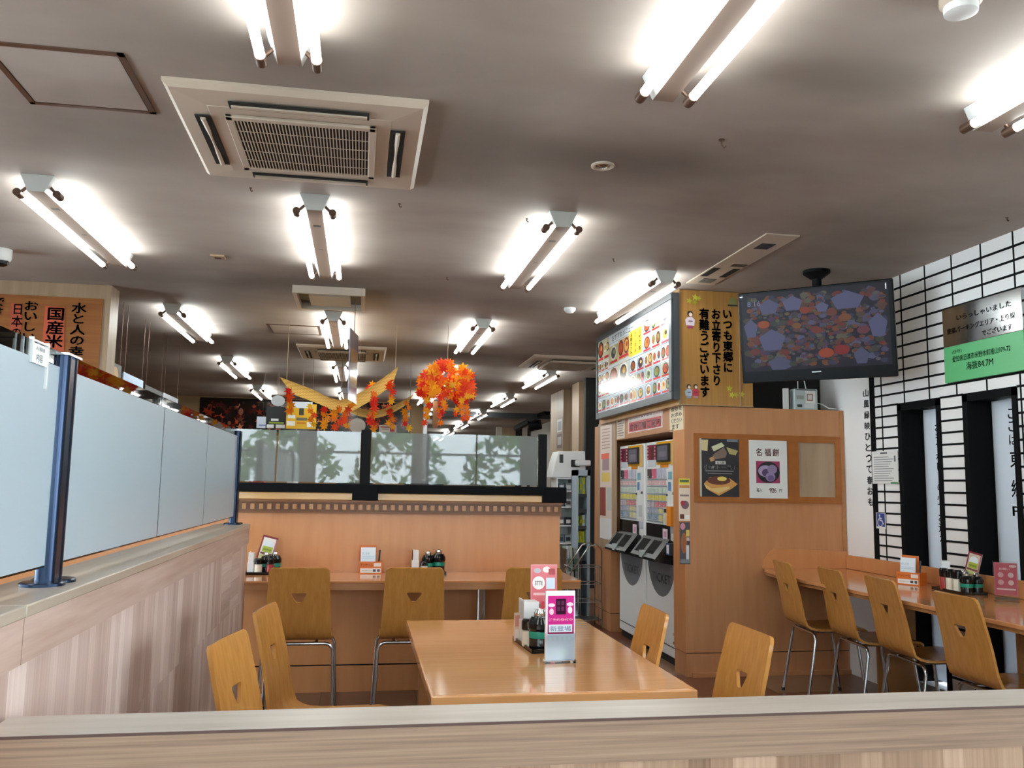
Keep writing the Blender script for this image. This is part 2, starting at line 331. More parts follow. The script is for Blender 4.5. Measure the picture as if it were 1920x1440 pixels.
# wall behind the camera with tall windows
wf = MB(); edges = [-6, -4.6, -2.9, -2.7, -1.0, -0.8, 0.9, 1.1, 2.8, 3.0, 4.4, 4.7]
for a, c in zip(edges[0::2], edges[1::2]): wf.box(a, c, -3.15, -3, 0, H_C)
wf.box(-4.6, 4.4, -3.15, -3, 2.45, H_C); wf.box(-4.6, 4.4, -3.15, -3, 0, 0.35)
struct(wf.build('wall_front', 'plaster'))
for i, (a, c) in enumerate([(-4.6, -2.9), (-2.7, -1.0), (-0.8, 0.9), (1.1, 2.8), (3.0, 4.4)]):
    t = struct(MB().box(a, c, -3.10, -3.05, 0.35, 0.40).box(a, c, -3.10, -3.05, 2.40, 2.45).box(a, a + .05, -3.10, -3.05, .4, 2.4).box(c - .05, c, -3.10, -3.05, .4, 2.4).box(a, c, -3.10, -3.05, 1.85, 1.89).build('window_%d' % (i + 3), 'dark_grey'))
    MB().box(a + .05, c - .05, -3.08, -3.074, .4, 2.4).build('pane', 'clear_glass', t)
struct(MB().box(-40, 40, -60, -3.2, -0.2, -0.1).build('ground_outside', 'asphalt'))

# right-hand wall: white tiles between black battens, two tall slots
FW = Fr((XR, 0, 0), (0, -1, 0))
d1a, d1t = FW.uv(1684, 757); d1b, _ = FW.uv(1763, 745); d2a, d2t = FW.uv(1806, 739); d2b, _ = FW.uv(1907, 722)
zt = (d1t + d2t) / 2; ST = 0.10
w = MB()
for u0, u1 in ((-8.6, d1a), (d1b, d2a), (d2b, -2.4), (-.25, -.05), (2.1, 2.3), (2.8, 3.0)): w.fbox(FW, u0, 0, u1, H_C, -0.3, 0)
for u0, u1 in ((-2.4, -.25), (-.05, 2.1), (2.3, 2.8)): w.fbox(FW, u0, 2.5, u1, H_C, -0.3, 0); w.fbox(FW, u0, 0, u1, .35, -0.3, 0)
for u0, u1 in ((d1a, d1b), (d2a, d2b)):
    w.fbox(FW, u0, zt, u1, H_C, -0.3, 0); w.fbox(FW, u0, 0, u1, ST, -0.3, 0)
cu0, _ = FW.uv(1632, 760); cu1, _ = FW.uv(1640.5, 760)
rows = [2.105 + .0822 * i for i in range(9)] + [2.105 - .0755 * i for i in range(1, 26)]
for z in rows:
    spans = [(cu1, 3.0 if z > 2.5 else -2.4)] if z > zt else [(cu1, d1a), (d1b, d2a), (d2b, -2.4)]
    for u0, u1 in spans: w.fbox(FW, u0, z - .0065, u1, z + .0065, 0, .005, 1)
u = -5.611
while u < -2.45:
    segs = [(ST + .02, H_C)]
    if d1a < u < d1b or d2a < u < d2b: segs = [(zt, H_C)]
    if d1b < u < d2a: segs = [(zt, H_C)]
    for z0, z1 in segs: w.fbox(FW, u - .0045, z0, u + .0045, z1, 0, .004, 1)
    u += .2653
w.fbox(FW, cu0, 0, cu1, H_C, 0, .006, 1)
struct(w.build('wall_right', ['white_panel', 'black_trim']))
for i, (u0, u1) in enumerate(((-2.4, -.25), (-.05, 2.1), (2.3, 2.8))):
    t = struct(MB().fbox(FW, u0, .35, u1, .40, -.2, -.15).fbox(FW, u0, 2.45, u1, 2.5, -.2, -.15).fbox(FW, u0, .40, u0 + .05, 2.45, -.2, -.15).fbox(FW, u1 - .05, .40, u1, 2.45, -.2, -.15).build('window_%d' % (i + 12), 'dark_grey'))
    MB().fbox(FW, u0 + .05, .40, u1 - .05, 2.45, -.18, -.174).build('pane', 'clear_glass', t)
wb = struct(MB().fbox(FW, cu1, 0, 3.0, ST + .02, 0, .012).build('baseboard_right', 'grey_stone'))
for i, (u0, u1, body, zz) in enumerate([(d1a, d1b, 'おもてなし の心でお迎え', (1.75, .95)), (d2a, d2b, 'ここは東郷PAで', (1.83, .93))]):
    t = struct(MB().fbox(FW, u0, ST, u0 + .045, zt, -.02, .012).fbox(FW, u1 - .035, ST, u1, zt, -.02, .012).fbox(FW, u0, zt - .05, u1, zt, -.02, .012).build('window_%d' % (i + 1), 'black_trim'))
    jb = MB().fbox(FW, u0 + .002, ST, u0 + .03, zt - .01, -.29, -.02).fbox(FW, u1 - .03, ST, u1 - .002, zt - .01, -.29, -.02).fbox(FW, u0, zt - .04, u1, zt - .002, -.29, -.02)
    jb.fbox(FW, u0 + .03, ST, u0 + .055, zt - .04, -.25, -.17)
    jb.build('jamb', 'black_trim', t)
    FP = Fr((XR + .16, 0, 0), (0, -1, 0))
    MB().fbox(FP, u0 + .04, ST + .02, u1 - .035, zt - .045, -.02, 0).build('white_blind', 'blind_cloth', t)
    tm = MB()
    if i == 0:
        a = FP.uv(1752, 785)[0]; tm.text(FP, body, a, 1.02, a + .075, 1.82, .002, vert=True, bold=.02)
    else:
        a = FP.uv(1890, 775)[0]
        for ch, py, sz in (('こ', 776, .06), ('こ', 800, .06), ('は', 825, .06), ('東', 861, .10), ('郷', 916, .10), ('P', 958, .055), ('A', 959, .055), ('で', 987, .06), ('す', 1013, .05)):
            z = FP.uv(1893, py)[1]; uu = a + (.07 if ch == 'A' else 0) + (.05 if ch in 'です' else 0)
            tm.text(FP, ch, uu, z - sz / 2, uu + sz * 1.1, z + sz / 2, .002, bold=.015)
    tm.build('lettering', 'black_trim', t)
t = MB(); zc = 1.98
for i, ch in enumerate('山風緑映ひとつて春おも'):
    a, z = FW.uv(1619 + i * .9, 738 + i * 20.3); t.text(FW, ch, a, z - .027, a + .066, z + .027, .002, bold=.03)
tag(t.build('wall_lettering', 'dark_grey'), 'column of dark grey characters running down the plain white wall strip', 'lettering')
# far parts of the building
struct(MB().box(4.3, 4.5, 8.6, 31, 0, H_C).build('wall_right_far', 'plaster'))
struct(MB().box(-6, 1.17, 16.05, 16.25, 0, H_C).build('wall_back', 'wall_tan'))
struct(MB().box(-6, 4.3, 30.8, 31, 0, H_C).build('wall_back_far', 'plaster'))
struct(MB().box(1.2, 4.3, 17.6, 17.7, 2.74, H_C).build('trim_1', 'dark_grey'))
struct(MB().box(-6, -1.99, 7.03, 7.2, 0, H_C - .002).box(-1.99, -1.955, 7.02, 7.24, 0, H_C - .002, 1).build('wall_left_return', ['panel_tan', 'panel_tan']))

# ------------------------------------------------------------------ ceiling lamps
def make_lamp(L=1.46):
    """twin tube batten, hung at z=0 of its own frame, length along y"""
    t = thing('ceiling_light', (0, 0, 0), '', 'ceiling light')
    F = Fr((0, 0, 0), (1, 0, 0))
    b = MB(); prof = [(-.04, -.088), (.04, -.088), (.078, -.001), (-.078, -.001)]; h = L / 2 + .04
    b.prism(F, prof, -h, h); b.box(-.0398, .0398, -h + .001, h - .001, -.0884, -.088, 2); b.box(-.014, .014, -.004, .004, -.0895, -.0875, 1).box(-.02, .02, -.5, -.47, -.0895, -.088, 1).build('housing', ['lamp_white', 'dark_grey', 'lamp_under'], t)  # underside strip yellowed and darkened: its shade is put into the colour too
    for sx in (-1, 1):
        x = .092 * sx
        MB().tube([(x, -L / 2 + .03, -.092), (x, L / 2 - .03, -.092)], .0165, 14).build('tube', 'lit_tube', t)
        for sy in (-1, 1):
            y = sy * (L / 2); s = MB()
            s.tube([(x, y - sy * .032, -.092), (x, y + sy * .028, -.092)], .0195, 14)
            s.tube([(x, y, -.092), (.05 * sx, y, -.05)], .008, 8)
            s.build('lamp_holder', 'brown_metal', t)
    return t
lamp0 = make_lamp(); used = [False]
def lamp(x, y, label):
    o = lamp0 if not used[0] else copy_tree(lamp0); used[0] = True
    o.location = (x, y, H_C); o['label'] = label; o['group'] = 'twin tube ceiling lights'
ROWS = [-1.0, 2.13, 5.26, 8.41, 11.50, 14.6, 17.75, 20.85, 23.95, 27.05]
cols = {-1.635: 'left column over the frosted partition', -0.287: 'middle column left of the dining table', 1.045: 'column over the dining table', 2.36: 'right column by the tiled wall'}
for cx, cn in cols.items():
    k = 0
    for i, y in enumerate(ROWS):
        xx = cx
        if cx < 2 and i >= 6 and not (cx > 1 and i >= 6): continue
        if cx == 2.36 and i == 2: continue
        if cx == 2.36 and i == 3: continue
        if i == 0: nm = 'twin tube light behind the camera, in the ' + cn
        elif i == 1: nm = 'nearest twin tube light in view, in the ' + cn
        else: nm = '%s twin tube light going back, in the %s' % (ORD[i - 1], cn)
        if cx > 1 and i >= 6 and cx < 2: xx = 1.25
        lamp(xx, y, nm)
lamp(2.035, 6.36, 'twin tube light hanging just in front of the menu board')

# ------------------------------------------------------------------ air conditioners and other ceiling fittings
def make_aircon(w_, label, x, y, rot=0, square=True):
    t = thing('ceiling_air_conditioner', (0, 0, 0), label, 'air conditioner', 'ceiling air conditioners'); h = w_ / 2
    p = MB(); r = [(h, 0.0), (h, -.012), (h - .02, -.03), (.36 * w_, -.038)]
    n = len(r)
    for i in range(n - 1):
        (a, z0), (c, z1) = r[i], r[i + 1]
        for sx, sy in ((1, 0), (0, 1), (-1, 0), (0, -1)):
            if sx: P = [(sx * a, -a, z0), (sx * a, a, z0), (sx * c, c, z1), (sx * c, -c, z1)]
            else: P = [(-a, sy * a, z0), (a, sy * a, z0), (c, sy * c, z1), (-c, sy * c, z1)]
            p.add(P, [(0, 1, 2, 3)])
    p.box(-.36 * w_, .36 * w_, -.36 * w_, .36 * w_, -.04, -.002)
    # frame of the intake, raised
    g = .30 * w_
    p.box(-g, g, -g, -g + .035, -.055, -.04).box(-g, g, g - .035, g, -.055, -.04).box(-g, -g + .03, -g, g, -.055, -.04).box(g - .03, g, -g, g, -.055, -.04)
    o = p.build('panel', 'warm_plastic', t); bevel(o, .004)
    d = MB()
    for k, (ax, sg) in enumerate((('x', -1), ('x', 1), ('y', -1), ('y', 1))):
        c = .39 * w_ * sg; L = .27 * w_
        z0, z1 = -.0415, -.0405
        s = MB(); v = MB()
        if ax == 'x':
            s.box(c - .03, c + .03, -L, L, -.046, -.041, 0)
            v.tube([(c, y_, -.05 + .012 * math.cos(y_ / L * 1.4)) for y_ in [L * (i / 5 - 1) * .95 for i in range(11)]], .011, 6)
        else:
            s.box(-L, L, c - .03, c + .03, -.046, -.041, 0)
            v.box(-L * .97, L * .97, c - .006, c + .012, -.053, -.046)
        so = s.build('outlet_slot', 'dark_void', t); v.build('vane', 'warm_plastic', so)
    gr = MB(); gg = g - .03; gr.box(-gg, gg, -gg, gg, -.048, -.041, 1)
    N = 40
    for i in range(N + 1):
        x_ = -gg + 2 * gg * i / N; gr.box(x_ - .0022, x_ + .0022, -gg, gg, -.054, -.048)
    for i in range(1, 5):
        y_ = -gg + 2 * gg * i / 5; gr.box(-gg, gg, y_ - .002, y_ + .002, -.0548, -.0535)
    gr.build('intake_grille', ['warm_plastic', 'dark_void'], t)
    return place(t, x, y, H_C, rot)
make_aircon(1.0, 'large dusty ceiling air conditioner nearest the camera, above the partition', -.287, 3.755)
make_aircon(.98, 'ceiling air conditioner partly behind the lit tubes over the frosted screen', -.255, 10.05)
make_aircon(1.02, 'ceiling air conditioner cut off by the menu board', 2.42, 10.12)
# recessed supply vent
t = thing('ceiling_vent', (-.29, 6.99, H_C), 'deep framed ceiling vent between the first two middle lamps', 'ceiling vent')
MB().box(-.565, -.015, 6.67, 6.70, H_C - .06, H_C).box(-.565, -.015, 7.28, 7.31, H_C - .06, H_C).box(-.565, -.535, 6.7, 7.28, H_C - .06, H_C).box(-.045, -.015, 6.7, 7.28, H_C - .06, H_C).build('frame', 'warm_plastic', t)
MB().box(-.535, -.045, 6.70, 7.28, H_C - .006, H_C).build('duct_face', 'dark_grey', t)
MB().box(-.45, -.13, 6.80, 7.18, H_C - .05, H_C - .035).build('baffle', 'warm_plastic', t)
def hatch(x0, x1, y0, y1, label):
    t = thing('ceiling_hatch', ((x0 + x1) / 2, (y0 + y1) / 2, H_C), label, 'access hatch')
    MB().box(x0, x1, y0, y0 + .022, H_C - .006, H_C).box(x0, x1, y1 - .022, y1, H_C - .006, H_C).box(x0, x0 + .022, y0, y1, H_C - .006, H_C).box(x1 - .022, x1, y0, y1, H_C - .006, H_C).build('frame', 'brown_metal', t)
    MB().box(x0 + .026, x1 - .026, y0 + .026, y1 - .026, H_C - .004, H_C).build('door', 'ceiling_paint', t)
hatch(-1.36, -.88, 3.10, 3.61, 'brown edged ceiling hatch at the upper left of the big air conditioner')
hatch(-.94, -.44, 8.42, 8.92, 'pale ceiling hatch beside the third middle lamp')
# long flush plate with openings
t = thing('ceiling_plate', (2.42, 5.26, H_C), 'long narrow ceiling plate with dark slots in front of the television', 'ceiling plate')
MB().box(2.30, 2.51, 4.62, 5.90, H_C - .008, H_C).build('plate', 'warm_plastic', t)
MB().box(2.36, 2.45, 4.80, 4.92, H_C - .010, H_C - .008).build('socket', 'dark_grey', t); MB().box(2.40, 2.50, 5.30, 5.36, H_C - .010, H_C - .008).build('socket', 'dark_grey', t)
MB().box(2.31, 2.36, 5.42, 5.66, H_C - .010, H_C - .008).build('slot', 'dark_void', t); MB().box(2.45, 2.50, 5.42, 5.66, H_C - .010, H_C - .008).build('slot', 'dark_void', t)
MB().box(2.36, 2.46, 5.72, 5.83, H_C - .012, H_C - .008).build('cover', 'grey_stone', t)
t = thing('downlight', (1.067, 3.784, H_C), 'small round downlight in the middle of the ceiling', 'downlight')
MB().lathe(1.067, 3.784, H_C, [(.055, 0), (.055, -.006), (.045, -.01), (.036, -.004), (.036, 0)], 24).build('ring', 'warm_plastic', t)
MB().lathe(1.067, 3.784, H_C, [(.035, -.001), (.030, -.006), (.012, -.012)], 20).build('reflector', 'chrome', t)
t = thing('smoke_detector', (1.75, 2.215, H_C), 'white round smoke detector at the top right', 'smoke detector')
MB().lathe(1.75, 2.215, H_C, [(.06, 0), (.06, -.02), (.052, -.028)], 26).build('base', 'warm_plastic', t)
MB().lathe(1.75, 2.215, H_C, [(.05, -.028), (.048, -.05), (.035, -.056)], 26).build('cap', 'white_plastic', t)
tag(MB().lathe(1.69, 7.0, H_C, [(.05, 0), (.05, -.02), (.03, -.04), (.012, -.045)], 20).build('ceiling_sensor', 'white_plastic'), 'small domed sensor left of the menu board lamp', 'sensor')
tag(MB().box(-1.04, -.95, 5.88, 5.97, H_C - .012, H_C).box(-1.015, -.975, 5.905, 5.945, H_C - .016, H_C - .012, 1).build('ceiling_speaker', ['panel_tan', 'brown_metal']), 'tiny square ceiling fitting left of the middle lamp', 'speaker')
cx, cy, _z = at(3, 487, 'z', 2.78)
t = thing('security_camera', (cx, cy, H_C), 'white dome camera on the ceiling at the left edge', 'camera')
MB().lathe(cx, cy, H_C, [(.06, 0), (.06, -.06), (.05, -.08)], 22).build('body', 'white_plastic', t)
MB().lathe(cx, cy, H_C, [(.045, -.08), (.04, -.10), (.02, -.115), (.005, -.118)], 18).build('dome', 'black_plastic', t)
hooks = [(1353, 262, 'curved hook in the ceiling right of the downlight'), (1888, 408, 'small hook in the ceiling above the tiled wall'), (838, 520, 'small hook in the ceiling right of the middle lamp'), (988, 410, 'small hook in the ceiling left of the table lamp'), (749, 382, 'tiny hook below the corner of the big air conditioner'), (1150, 485, 'small hook right of the second table lamp'), (470, 352, 'tiny hook under the left corner of the big air conditioner')]
for i, (px, py, lb) in enumerate(hooks):
    p = at(px, py, 'z', H_C); s = .022 if i == 0 else .012
    b = MB().lathe(p.x, p.y, H_C, [(s * .6, 0), (s * .6, -.004)], 12)
    b.tube([(p.x, p.y, H_C - .002), (p.x, p.y, H_C - s), (p.x + s * .5, p.y, H_C - s * 1.7), (p.x + s * .9, p.y, H_C - s * 1.2)], .0035, 6)
    tag(b.build('ceiling_hook', 'brown_metal'), lb, 'hook', 'ceiling hooks')

# ================================================================== PARTITIONS
# left partition with frosted screen on top
t = thing('low_partition', (-.73, 3.6, 0), 'low wood marquetry partition running back along the left side', 'partition')
MB().box(-.80, -.655, 1.84, 5.44, 0, 1.0).build('panel', 'marquetry_long', t)
MB().box(-.805, -.645, 1.893, 5.445, .985, 1.075).box(-.805, -.645, 1.5, 1.889, .985, 1.075).build('trim_band', 'ash_trim', t)
bevel(MB().box(-.83, -.642, 1.893, 5.447, 1.075, 1.10).box(-.83, -.642, 1.5, 1.889, 1.075, 1.10).build('top_board', 'ash_top', t), .003)
MB().box(-.80, -.655, 1.5, 1.84, 0, 1.0).build('end_panel', 'marquetry_long', t)
# screen
t = thing('glass_screen', (-.73, 3.4, 1.10), 'long frosted glass screen standing on the left wood partition', 'glass screen')
def post(x, y, z, h, axis='y'):
    b = MB()
    for s in (-1, 1):
        dx, dy = (0, s * .024) if axis == 'y' else (s * .024, 0)
        b.tube([(x + dx, y + dy, z + .008), (x + dx, y + dy, z + h)], .0225, 18)
        b.lathe(x + 1.6 * dx, y + 1.6 * dy, z, [(.05, 0), (.05, .006), (.046, .009)], 20)
    b.box(x - .02, x + .02, y - .02, y + .02, z + .01, z + h - .004)
    return b
for y in (2.275, 5.36): post(-.73, y, 1.10, .548).build('post', 'blue_black_post', t)
MB().box(-.755, -.705, 2.225, 2.325, 1.648, 1.654).build('post_cap', 'silver', t)
for y0, y1 in ((1.25, 2.245), (2.305, 3.375), (3.382, 4.315), (4.322, 5.33)):
    g = MB().box(-.735, -.727, y0, y1, 1.142, 1.655).build('glass_pane', 'clear_glass', t)
    MB().box(-.7265, -.7255, y0 + .003, y1 - .003, 1.147, 1.618).build('frosted_film', 'frosted_side', g)
# card clipped on the glass
t = thing('clip_card', at(75, 690, 'x', -.73), 'small white card clipped to the top edge of the left glass screen', 'card')
FLG = Fr((-.724, 0, 0), (0, 1, 0)); a, z0 = FLG.uv(58, 679); b_, z1 = FLG.uv(88, 653)
MB().fbox(FLG, a, z0, b_, z1, 0, .003).build('card', 'white_plastic', t)
MB().text(FLG, 'お客様', a + .015, z0 + .03, b_ - .02, z1 - .005, .0036).text(FLG, '内容', a + .02, z0 + .005, b_ - .03, z0 + .024, .0036).build('lettering', 'frame_grey', t)
MB().fbox(FLG, a - .006, z0, a - .001, z1 + .012, -.006, .004).fbox(FLG, b_ + .001, z0 - .05, b_ + .006, z1 + .012, -.006, .004).fbox(FLG, a - .012, z1 + .004, b_ + .012, z1 + .008, -.002, .003).build('clip', 'white_plastic', t)

# partition right in front of the camera
t = thing('low_partition', (.9, 1.775, 0), 'low wood partition across the bottom of the view with a pale top', 'partition')
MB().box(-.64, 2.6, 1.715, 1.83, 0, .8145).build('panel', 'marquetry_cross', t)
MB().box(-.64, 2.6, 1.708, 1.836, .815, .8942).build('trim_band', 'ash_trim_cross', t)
MB().box(-.64, 2.6, 1.706, 1.842, .8945, .90).build('top_board', 'ash_top_cross', t)
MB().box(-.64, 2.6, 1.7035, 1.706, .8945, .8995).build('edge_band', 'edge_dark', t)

# centre partition behind the counter
t = thing('low_partition', (.2, 6.0, 0), 'orange veneer partition with a dentil moulding behind the seats', 'partition')
Y0 = 5.943
MB().box(-3.0, 1.377, Y0, 6.06, 0, 1.155).build('panel', 'veneer_orange', t)
MB().box(-3.0, 1.379, Y0 - .012, Y0, 0, .165).box(-3.0, 1.379, Y0 - .004, Y0, .165, .172, 1).build('baseboard', ['veneer_orange', 'black_trim'], t)
dm = MB(); dm.box(-3.0, 1.385, Y0 - .022, 6.08, 1.150, 1.162).box(-3.0, 1.385, Y0 - .008, 6.07, 1.162, 1.222).box(-3.0, 1.39, Y0 - .034, 6.09, 1.222, 1.236)
x = -2.95
while x < 1.37: dm.box(x, x + .026, Y0 - .026, Y0 - .008, 1.175, 1.209, 1); x += .0535
dm.build('dentil_moulding', ['dentil_wood', 'veneer_edge'], t)
bevel(MB().box(-3.0, 1.385, Y0 - .012, 6.07, 1.236, 1.286).build('top_board', 'veneer_light', t), .006)
t = thing('glass_screen', (.2, 6.0, 1.286), 'frosted glass screen with black posts on the orange centre partition', 'glass screen')
rl = MB().box(-3.0, 1.41, Y0 - .03, 6.09, 1.288, 1.345); rl.box(-.052, .12, Y0 - .036, 6.095, 1.238, 1.345).box(1.245, 1.415, Y0 - .036, 6.095, 1.238, 1.345)
bevel(rl.build('black_rail', 'black_trim', t), .003)
for x0, x1 in ((-.006, .062), (1.222, 1.278)): MB().box(x0, x1, Y0 - .006, Y0 + .05, 1.345, 1.712).build('post', 'black_metal', t)
for x0, x1 in ((-1.0, -.56), (-.552, -.008), (.064, .78), (.788, 1.22), (-2.0, -1.01)):
    g = MB().box(x0, x1, Y0 + .012, Y0 + .020, 1.352, 1.698).build('glass_pane', 'clear_glass', t)
    MB().box(x0 + .003, x1 - .003, Y0 + .0105, Y0 + .0115, 1.356, 1.696).build('frosted_film', 'frosted_centre', g)

# counter in front of it
t = thing('counter', (.2, 5.7, 0), 'long orange veneer counter fixed to the centre partition', 'counter')
bevel(MB().box(-1.05, 1.392, 5.395, Y0 - .014, .752, .767).build('worktop', 'veneer_counter', t), .003)
MB().box(-1.05, 1.388, 5.40, Y0 - .014, .712, .752).build('apron', 'veneer_edge', t)
MB().tube([(.80, 5.69, .02), (.80, 5.69, .712)], .03, 18).lathe(.80, 5.69, 0, [(.16, 0), (.16, .012), (.04, .02)], 24).build('pedestal_leg', 'chrome', t)

# ================================================================== TICKET MACHINE BLOCK
FB = Fr((0, 6.12, 0), (1, 0, 0)); XL = 2.366; FL = Fr((XL, 0, 0), (0, -1, 0))
t = thing('machine_enclosure', (3.0, 7.3, 0), 'veneered block built around the two ticket machines', 'partition')
MB().box(XL, XR - .004, 6.12, 6.36, .17, 1.965).box(XL, XR - .004, 6.36, 8.06, 1.79, 1.965).box(XL, XR - .004, 8.06, 8.65, .17, 1.965).box(3.0, XR - .004, 6.36, 8.06, 0, 1.79).build('body', 'veneer_block', t)
MB().box(XL, XR - .004, 6.124, 6.36, 0, .164).box(XL + .004, XR - .004, 6.126, 6.35, .164, .17, 1).box(XL + .04, XR - .004, 6.10, 6.124, 0, .03).build('plinth', ['veneer_block', 'black_trim'], t)
MB().box(XL + .004, XR - .004, 8.06, 8.646, 0, .164).box(XL + .004, XR - .004, 8.07, 8.64, .164, .17, 1).build('plinth', ['veneer_block', 'black_trim'], t)
MB().box(3.614, 3.646, 6.112, 6.12, .88, 1.965).build('edge_trim', 'veneer_edge', t)
MB().box(XL - .006, XL, 6.12, 6.36, .17, 1.79).box(XL - .008, XL, 6.36, 8.06, 1.79, 1.80, 1).build('corner_post', ['veneer_orange', 'veneer_edge'], t)
MB().box(2.93, XR - .004, 6.45, 8.3, 1.966, H_C - .003).build('dark_backing', 'dark_void', t)
t = thing('sign_board', (2.6, 6.2, 1.968), 'tall wooden sign with brush lettering between menu board and television', 'sign')
SX0, SX1 = 2.315, 2.905
MB().box(SX0, SX1, 6.11, 8.3, 1.968, H_C - .004).build('board', 'sign_board', t)
MB().box(SX0 - .001, SX0 + .012, 6.098, 6.11, 1.968, H_C - .004).box(SX0, SX1, 6.102, 6.11, 1.968, 1.974).box(2.80, 2.806, 6.106, 6.11, 1.97, H_C - .006).build('edging', 'panel_tan', t)
FS = Fr((0, 6.11, 0), (1, 0, 0)); tm = MB()
def crop5(cx, cy): return 1265 + cx * .1597, 540 + cy * .1597
for body, x0, x1, y0, y1 in (('いつも東郷に', 560, 675, 245, 1000), ('お立寄り下さり', 430, 540, 240, 1155), ('有難うございます', 285, 405, 235, 1290)):
    u0, v1 = FS.uv(*crop5(x0, y0)); u1, v0 = FS.uv(*crop5(x1, y1)); tm.text(FS, body, u0, v0, u1 + .005, v1, .004, vert=True, bold=.05)
tm.build('lettering', 'black_trim', t)
def blob(F, b, pts, w, col): b.poly(F, pts, w, 0, col)
def leafpts(cu, cv, s, rot=0):
    P = []
    for i in range(10):
        a = rot + i * math.pi / 5; r = s if i % 2 == 0 else s * .42
        P.append((cu + r * math.cos(a), cv + r * math.sin(a)))
    return P
lv = MB()
for cx_, cy_, s_, c_ in ((170, 150, .028, '#b5b23a'), (240, 110, .03, '#d3cf4a'), (280, 120, .026, '#c3c042'), (235, 165, .026, '#a9a733'), (640, 1180, .03, '#b9b23a'), (670, 1255, .028, '#c8c243'), (720, 1255, .026, '#b1ab38'), (790, 1250, .03, '#c3bd40')):
    if cx_ == 640: lv.build('leaf_decal', 'printed_paper', t); lv = MB()
    lv.poly(FS, leafpts(*FS.uv(*crop5(cx_, cy_)), s_, s_ * 90), .002, 0, c_)
lv.build('leaf_decal', 'printed_paper', t)
def figure(b, F, c, s, robe, base):
    u, v = c
    b.disc(F, u, v + .052 * s, .021 * s, .022 * s, .0020, 12, 0, '#3a2c28').disc(F, u + .004 * s, v + .046 * s, .013 * s, .014 * s, .0025, 10, 0, '#ecd3c4')
    b.poly(F, [(u - .03 * s, v - .03 * s), (u + .03 * s, v - .03 * s), (u + .035 * s, v + .01 * s), (u + .015 * s, v + .03 * s), (u - .015 * s, v + .03 * s), (u - .035 * s, v + .01 * s)], .0022, 0, robe)
    b.q(F, u - .02 * s, v - .052 * s, u + .02 * s, v - .03 * s, .0024, 0, base).q(F, u - .012 * s, v - .004 * s, u + .018 * s, v + .004 * s, .0027, 0, '#5b3a52')
for cc, sz, c1_, c2_ in (((180, 390), 1.1, '#d9c9d6', '#a34a63'), ((165, 1225), .85, '#aebdd0', '#8f9bb0'), ((245, 1225), .85, '#c23a4c', '#bb8888')):
    fg = MB(); figure(fg, FS, FS.uv(*crop5(*cc)), sz, c1_, c2_); fg.build('doll_decal', 'printed_paper', t)
fg = MB(); u, v = FS.uv(*crop5(680, 170)); fg.disc(FS, u, v, .03, .04, .002, 12, 0, '#8c8f5c').q(FS, u - .04, v - .03, u + .04, v - .018, .0024, 0, '#33352c')
fg.build('hat_decal', 'printed_paper', t)

# menu board -----------------------------------------------------------
t = thing('menu_board', (2.29, 7.13, 1.98), 'large white menu board full of small dish pictures', 'menu board')
XB = 2.262; FMn = Fr((XB, 0, 0), (0, -1, 0)); by0, by1, bz0, bz1 = 6.085, 8.19, 2.005, 2.815
MB().box(XB + .004, 2.314, by0, by1, bz0, bz1).build('case', 'frame_grey', t)
bm_ = MB()
for a in ((by0, by1, bz0, bz0 + .06), (by0, by1, bz1 - .05, bz1), (by0, by0 + .055, bz0 + .06, bz1 - .05), (by1 - .03, by1, bz0 + .06, bz1 - .05)): bm_.box(XB - .014, XB + .004, *a)
bevel(bm_.build('frame', 'frame_grey', t), .004)
sh = MB(); U0, U1, V0, V1 = -(by1 - .03), -(by0 + .055), bz0 + .06, bz1 - .05
sh.q(FMn, U0, V0, U1, V1, .0, 0, '#d3dae0'); rnd = random.Random(3)
FOOD = ['#8a5a36', '#c0713a', '#5f4a3a', '#d9a35a', '#7a8a4c', '#b5482f', '#4a4550', '#e0b36a', '#98643c']
UW, VH = U1 - U0, V1 - V0
def UV(x, y): return U0 + x * UW, V1 - y * VH          # 0..1 from the upper left
def cell(x0, y0, x1, y1, tint=None, label=True):
    (a, d), (c, e) = UV(x0, y0), UV(x1, y1); wu, hv = c - a, d - e
    sh.q(FMn, a + .004, e + .004, c - .004, d - .004, .0006, 0, tint or rnd.choice(['#b9c6d4', '#d9d3c6', '#a9b6c6', '#cfc6b4', '#d8d8d6', '#b5a58c', '#9fa9b0']))
    n = rnd.choice([1, 1, 2])
    for i in range(n):
        cu = a + wu * (i + .5) / n; cv = e + hv * .58; r = min(wu / n * .46, hv * .55); ry = min(hv * .38, r)
        sh.disc(FMn, cu, cv, r, ry, .0011, 12, 0, rnd.choice(['#f6f4ee', '#33302f', '#d8d3c6', '#7b2f28']))
        sh.disc(FMn, cu, cv, r * .78, ry * .76, .0016, 10, 0, rnd.choice(FOOD)); sh.disc(FMn, cu + r * .2, cv + ry * .15, r * .35, ry * .35, .002, 8, 0, rnd.choice(FOOD))
    if label: sh.q(FMn, a + wu * .1, e + hv * .08, c - wu * .1, e + hv * .2, .0012, 0, rnd.choice(['#cc3b45', '#c9303c', '#d8606a', '#b8353d']))
for x0, x1 in ((0, .10), (.10, .19)): cell(x0, .0, x1, .30, '#cfc7a8')
for k in range(3): cell(.06 * k, .31, .06 * k + .06, .44)
cell(.19, .15, .335, .41, '#b6a87a'); cell(.335, .13, .50, .40, '#c9a070')
a, d = UV(.50, .10); c, e = UV(.67, .42); sh.q(FMn, a, e, c, d, .0008, 0, '#f2cf4c')
for k in range(3): sh.text(FMn, ['名物セット', 'きしめん', '人気の味'][k], a + .03 + k * .115, e + .02, a + .085 + k * .115, d - .02, .0014, 0, '#3a2a1a' if k != 1 else '#c8352c', vert=True, bold=.02)
